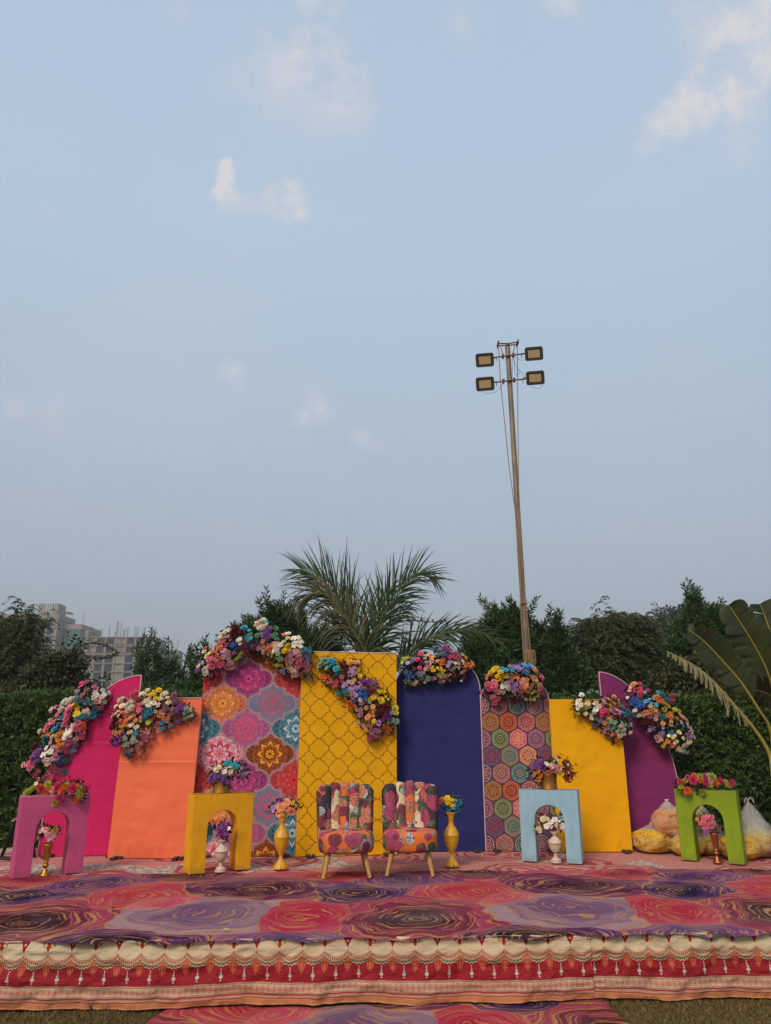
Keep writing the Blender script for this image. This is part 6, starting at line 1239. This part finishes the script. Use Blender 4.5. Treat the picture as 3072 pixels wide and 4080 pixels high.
# ------------------------------------------------------------------ floodlight mast
def mast():
    Y = 9.65; B_ = AY(2098, 2618, Y); T = AY(2022, 1375, Y); ax = (T-B_).normalized(); foot = B_-ax*(B_.z/ax.z); root = empty('floodlight_mast', foot, 0, 'tall rusty pole with four floodlights and hanging ropes', 'floodlight mast')
    q = lambda x, y, d=0.0: AY(1850+x*.216, 1340+y*.216, Y+d)-foot
    Tl = T-foot
    MB().tube([(0, 0, 0), Tl*.45, Tl*.46, Tl], [.044, .042, .039, .036], 16).build('pole', M_MAST, root)
    for t in (.462, .25): MB().tube([Tl*t, Tl*(t+.004)], .048, 16).build('pole_joint', M_RUST, root)
    # head frame
    mb = MB()
    for d in (-.05, .05):
        mb.tube([q(620, 130+(d > 0)*42, d), q(800, 135+(d > 0)*30, d), q(985, 105+(d > 0)*45, d)], .009, 6)
    for x, y in ((622, 150), (980, 130)): mb.box(q(x, y), (.02, .13, .05))
    mb.build('head_frame', M_RUST, root)
    for i, (xa, ya, xb, yb) in enumerate(((545, 392, 1105, 322), (545, 850, 1130, 785))):
        mb = MB(); mb.tube([q(xa, ya, -.05), q(xb, yb, -.05)], .011, 8); mb.build('cross_arm', M_RUST, root)
        for x in (.30, .64):
            p = q(xa, ya, -.05).lerp(q(xb, yb, -.05), x); mb = MB(); mb.box(p, (.028, .05, .055)); mb.build('clamp', M_RUST, root)
        for x in (.08, .91): p = q(xa, ya, -.05).lerp(q(xb, yb, -.05), x); mb = MB(); mb.tube([p, p-Vector((0, 0, .065))], [.005, .004], 6); mb.build('wing_bolt', M_BLACK, root)
    for cx, cy in ((375, 440), (1282, 322), (380, 880), (1306, 768)):
        c = q(cx, cy, -.09); R3 = Matrix.Rotation(R(-5), 3, 'Y') @ Matrix.Rotation(R(24), 3, 'X')
        w, h = .262, .196; fo = empty('floodlight'); fo.parent = root; fo.location = c; fo.rotation_euler = R3.to_euler()
        def rr(w, h, rad, z, n=6):
            out = []
            for sx, sy, a0 in ((1, 1, 0), (-1, 1, PI/2), (-1, -1, PI), (1, -1, 1.5*PI)):
                for k in range(n+1): a = a0+PI/2*k/n; out.append((sx*(w/2-rad)+rad*math.cos(a), z, sy*(h/2-rad)+rad*math.sin(a)))
            return out
        mb = MB(); O = rr(w, h, .032, -.018); I = rr(w*.78, h*.72, .012, -.018); I2 = rr(w*.75, h*.69, .010, -.004); Bk = rr(w*.96, h*.96, .03, .022); m = len(O); mb.add(O+I+I2+Bk, [(i, (i+1) % m, m+(i+1) % m, m+i) for i in range(m)]+[(m+i, m+(i+1) % m, 2*m+(i+1) % m, 2*m+i) for i in range(m)]+[(i, 3*m+i, 3*m+(i+1) % m, (i+1) % m) for i in range(m)]+[tuple(range(3*m, 4*m))])
        mb.build('housing', M_LAMPG, fo)
        mb = MB(); mb.add(rr(w*.75, h*.69, .010, -.004), [tuple(range(m))]); mb.build('gasket', M_BLACK, fo)
        mb = MB(); mb.box((0, -.008, 0), (w*.66, .006, h*.58)); mb.build('glass', M_LAMPF, fo)
        mb = MB(); mb.box((0, .034, 0), (w*.6, .03, h*.55)); mb.tube([(0, .05, 0), ((.16 if cx < 800 else -.16), .04, .02)], .008, 6); mb.build('bracket', M_RUST, fo)
    z8 = lambda x, y, d=0.0: AY(1820+x*.633, 1320+y*.633, Y+d)-foot
    def rope(name, pts, rad=.006, mat=M_ROPE):
        MB().tube(pts, rad, 6).build(name, mat, root)
    rope('rope', [z8(262, 88, -.06), z8(275, 320, -.06), z8(300, 560, -.06), z8(330, 860, -.06), z8(375, 1180, -.07), z8(400, 1500, -.07), z8(405, 1800, -.08), z8(425, 2110, -.08)])
    rope('rope', [z8(381, 88, -.06), z8(383, 400, -.06), z8(386, 700, -.06), z8(390, 980, -.06), z8(415, 1500, -.06), z8(440, 1760, -.07), z8(462, 1990, -.08), z8(470, 2040, -.08)])
    rope('rope', [z8(275, 92, -.04), z8(292, 150, -.06)], .007); rope('rope', [z8(365, 92, -.04), z8(350, 148, -.06)], .007)
    for pts in ([(900, 350), (930, 500), (925, 640), (960, 715), (1010, 690), (1030, 650), (980, 620)], [(895, 390), (925, 500), (1000, 610), (1070, 680), (1115, 730)], [(900, 350), (1000, 420), (1050, 442), (1105, 440)], [(350, 1020), (380, 1052), (440, 1056), (560, 1035), (660, 955), (720, 860)], [(1230, 915), (1270, 950), (1340, 965), (1400, 950), (1445, 900)], [(880, 350), (885, 600), (885, 900)]):
        rope('cable', [q(x, y, -.075) for x, y in pts], .0028, M_CABLE)
    for k in range(7):                                       # coil hung on the pole above the garland
        a = k*.7; c = z8(463+k*3.2-12, 2005, -.10); pts = [c+Vector((.010*math.cos(t+a)*1.2+.011*(k-3), .02*math.sin(t+a), -.10*(1-math.cos(t)))) for t in [i*PI/7 for i in range(15)]]
        rope('rope_coil', pts, .0055)
mast()

# ------------------------------------------------------------------ plastic bags of petals
def bag(label, x, y, rx, ry, h, fill, tie, seed, film=1.16, lean=0.0):
    root = empty('petal_bag', (x, y, ST+.014), 0, label, 'bag', 'clear plastic bags full of petals'); r = random.Random(seed)
    def blobm(name, sx, sy, sz, mat, peak=0.0, n=40, m=26, amp=.17):
        v = []; f = []
        for i in range(m+1):
            ph = PI*i/m; 
            for k in range(n):
                q = 2*PI*k/n; s = max(0.0, math.sin(ph))**.62; c = -math.cos(ph); c = math.copysign(abs(c)**.72, c)
                w = 1+amp*fbm(math.cos(q)*1.6+seed, math.sin(q)*1.6, c*1.6)+amp*.35*math.sin(q*9+5*c)*max(0, c)
                zz = (c*.5+.5); zz = zz**.9
                X = s*w; Z = zz*sz
                if peak and zz > .55: t = (zz-.55)/.45; X *= max(0.0, 1-t)**.75+.03; Z = .55**1*sz+t*(sz*.45+peak)
                v.append((sx*X*math.cos(q)+lean*Z, sy*X*math.sin(q), max(0.0, Z-.03*sz)))
        for i in range(m):
            for k in range(n): f.append((i*n+k, i*n+(k+1) % n, (i+1)*n+(k+1) % n, (i+1)*n+k))
        return link(name, npmesh(name, v, f, mat, True), root)
    rx *= 1.1; ry *= 1.08; h *= 1.06
    blobm('petals', rx*.97, ry*.97, h*.78, fill); blobm('plastic_film', rx*1.02, ry*1.02, h*.93, M_FILM, peak=tie, amp=.19)
    top = h*.93+tie
    mb = MB(); p = Vector((lean*top, 0, top-.012))
    if tie > .05:
        for a in (.5, 2.4, -.6): mb.tube([p, p+Vector((.03*math.cos(a), -.01, .035)), p+Vector((.06*math.cos(a), -.02, .02+.02*math.sin(a*2))), p+Vector((.065*math.cos(a), -.025, -.02))], [.008, .006, .006, .005], 6, flat=.5)
    else: mb.tube([p-Vector((.02, 0, .0)), p+Vector((.02, -.01, .008))], [.01, .006], 6)
    mb.build('knotted_tie', M_TIE, root); return root
bag('squat yellow petal bag at the left foot of the pile, next to the purple panel', 3.03, 9.10, .205, .19, .30, M_FY, .015, 1)
bag('bag of peach coloured petals resting on the squat yellow bag', 3.20, 9.16, .165, .16, .34, M_FP, .04, 2)
for o_ in [o for o in bpy.data.objects if o.get('label', '').startswith('bag of peach')]: o_.location.z = ST+.20; o_.location.y = 9.02
def bg_(label, x, y, z, *a, **k): b = bag(label, x, y, *a, **k); b.location.z = ST+.014+z
bg_('upper yellow petal bag half hidden by the left leg of the green arch', 3.40, 9.04, .19, .165, .16, .36, M_FYP, .03, 3)
bg_('yellow petal bag on the floor behind the left leg of the green arch', 3.33, 8.86, 0, .165, .15, .26, M_FY, .0, 4)
bg_('yellow petal bag on the floor seen through the green arch on the left', 3.60, 8.95, 0, .16, .16, .27, M_FY, .0, 5)
bg_('yellow petal bag with long empty neck rising inside the green arch', 3.60, 9.12, .20, .17, .16, .26, M_FYP, .13, 6, lean=-.15)
bg_('wide yellow petal bag on the floor seen through the green arch on the right', 3.79, 8.62, 0, .19, .17, .29, M_FY, .05, 7)
bg_('tall petal bag with white bow tie right of the green arch', 4.08, 8.80, 0, .20, .18, .36, M_FYP, .22, 8, lean=-.10)
bg_('bag of dark pink petals at the right edge of the photo', 4.33, 8.66, 0, .22, .19, .29, M_FR, .02, 9)

# ------------------------------------------------------------------ small things
p = FL(1253, 3985, 0)                                         # bottle under the cloth
root = empty('plastic_bottle', (p.x, p.y+.0, .03), 0, 'empty clear plastic bottle lying under the stage cloth hem', 'bottle')
prof = [(0, 0), (.026, .0), (.029, .01), (.026, .03), (.029, .045), (.026, .06), (.029, .075), (.029, .10), (.02, .125), (.012, .14), (.012, .155)]
b = MB(); b.lathe(prof, 18); ob = b.build('bottle_body', material('clear_bottle', lambda g: {'Base Color': lin('#b7c2c6'), 'Alpha': .4}, .15, .7), root); ob.rotation_euler = (0, R(-90), R(4)); ob.location = (.07, 0, 0)
b = MB(); b.lathe([(0, 0), (.014, 0), (.014, .018), (0, .018)], 14); ob = b.build('cap', solid('blue_cap', '#5b7fa8'), root); ob.rotation_euler = (0, R(-90), R(4)); ob.location = (-.08, -.010, 0)
p = FL(352, 4030, 0); mb = MB(); r_ = random.Random(3)
for k in range(9): a = r_.uniform(0, 6.28); mb.tube([(0, 0, .012), (.02*math.cos(a), .015*math.sin(a), .035*r_.random()+.01), (.05*math.cos(a), .03*math.sin(a), .012)], [.012, .014, .004], 6)
o = mb.build('black_rag', M_BLACK, label='crumpled black plastic scrap on the grass near the cloth hem', cat='rag'); o.location = (p.x, p.y+.02, 0)
def litter(name, label, px, py, size, mat, seed):
    p = FL(px, py, ST+.02); r = random.Random(seed); v = []; f = []
    for k in range(7): a = 2*PI*k/7; v.append((size*math.cos(a)*r.uniform(.6, 1.1), size*.55*math.sin(a), r.uniform(0, .5)*size))
    v.append((0, 0, size*.15)); f = [(k, (k+1) % 7, 7) for k in range(7)]
    o = link(name, npmesh(name, v, f, mat)); o.location = (p.x, p.y, p.z+.004); tag(o, label, 'leaf')
litter('dry_leaf', 'curled cream coloured dry leaf on the lavender part of the carpet', 902, 3707, .028, solid('dry_leaf', '#b9a88a'), 1)
litter('dry_leaf', 'dark crumpled leaf on the pink part of the carpet', 452, 3622, .024, solid('dark_leaf', '#241a16'), 2)
litter('dry_leaf', 'tiny dark curled leaf right of the chairs on the carpet', 2068, 3498, .018, M_BLACK, 3)
litter('petal', 'fallen pink petal on the carpet right of the chairs', 1922, 3475, .012, solid('fallen_petal', '#d890a8'), 4)
# black folded tripod with a strap behind the pink plinth
p = FL(25, 3440, ST); root = empty('black_tripod', (p.x-.02, p.y+.25, 0), 0, 'black folded camera tripod with strap standing behind the pink plinth', 'tripod')
for a, b in (((0, 0, .35), (.02, 0, 1.0)), ((-.22, .1, .35), (.0, 0, .98)), ((.16, .12, .35), (.03, 0, .97))): MB().tube([a, Vector(a).lerp(Vector(b), .5), b], [.016, .022, .02], 8).build('leg', M_BLACK, root)
MB().box((.02, 0, 1.05), (.09, .07, .13)).build('head', M_BLACK, root); MB().tube([(-.3, 0, .42), (.12, -.1, .38)], .02, 6).build('foot_bar', M_BLACK, root)
def text(name, s, loc, size, mat, parent, rot):
    cu = bpy.data.curves.new(name, 'FONT'); cu.body = s; cu.size = size; cu.extrude = .0006; cu.align_x = 'CENTER'; me_o = bpy.data.objects.new(name, cu); COL.objects.link(me_o); bpy.context.view_layer.update()
    me = bpy.data.meshes.new_from_object(me_o); COL.objects.unlink(me_o); bpy.data.objects.remove(me_o); me.materials.clear(); me.materials.append(mat); o = link(name, me, parent); o.location = loc; o.rotation_euler = rot; return o
st = MB().box((0, 0, 0), (.20, .004, .030)).build('strap', M_BLACK, root); st.location = (-.02, -.09, .80); st.rotation_euler = (0, R(-28), 0)
text('strap_lettering', 'SONIN', (0.0, -.0035, -.009), .027, M_TIE, st, (PI/2, 0, 0))
# bottom bricks that level the hedge side walkway: dark timber sleepers left of the stage back
for k in range(3):
    mb = MB(); mb.box((0, 0, 0), (.42, .14, .06)); o = mb.build('timber_sleeper', solid('grey_timber', '#3c3a38', .9), None, label=['lowest', 'middle', 'top'][k]+' grey timber block of the small stack seen through the pink arch', cat='timber', group='stacked timber blocks'); o.location = (-3.72+.02*k, 9.28, ST+.04+.065*k)
# ------------------------------------------------------------------ haze
hz = MB(); hz.box((20, 205, 34), (760, 520, 72)); ho = hz.build('haze', None, None, kind='stuff', label='pale haze hanging over the whole scene', cat='haze')
hm = bpy.data.materials.new('haze'); hm.use_nodes = True; nt = hm.node_tree; nt.nodes.clear(); out = nt.nodes.new('ShaderNodeOutputMaterial'); pv = nt.nodes.new('ShaderNodeVolumePrincipled')
pv.inputs['Color'].default_value = (.92, .91, .90, 1); pv.inputs['Density'].default_value = .0011; pv.inputs['Anisotropy'].default_value = .3; nt.links.new(pv.outputs[0], out.inputs['Volume']); ho.data.materials.clear(); ho.data.materials.append(hm)
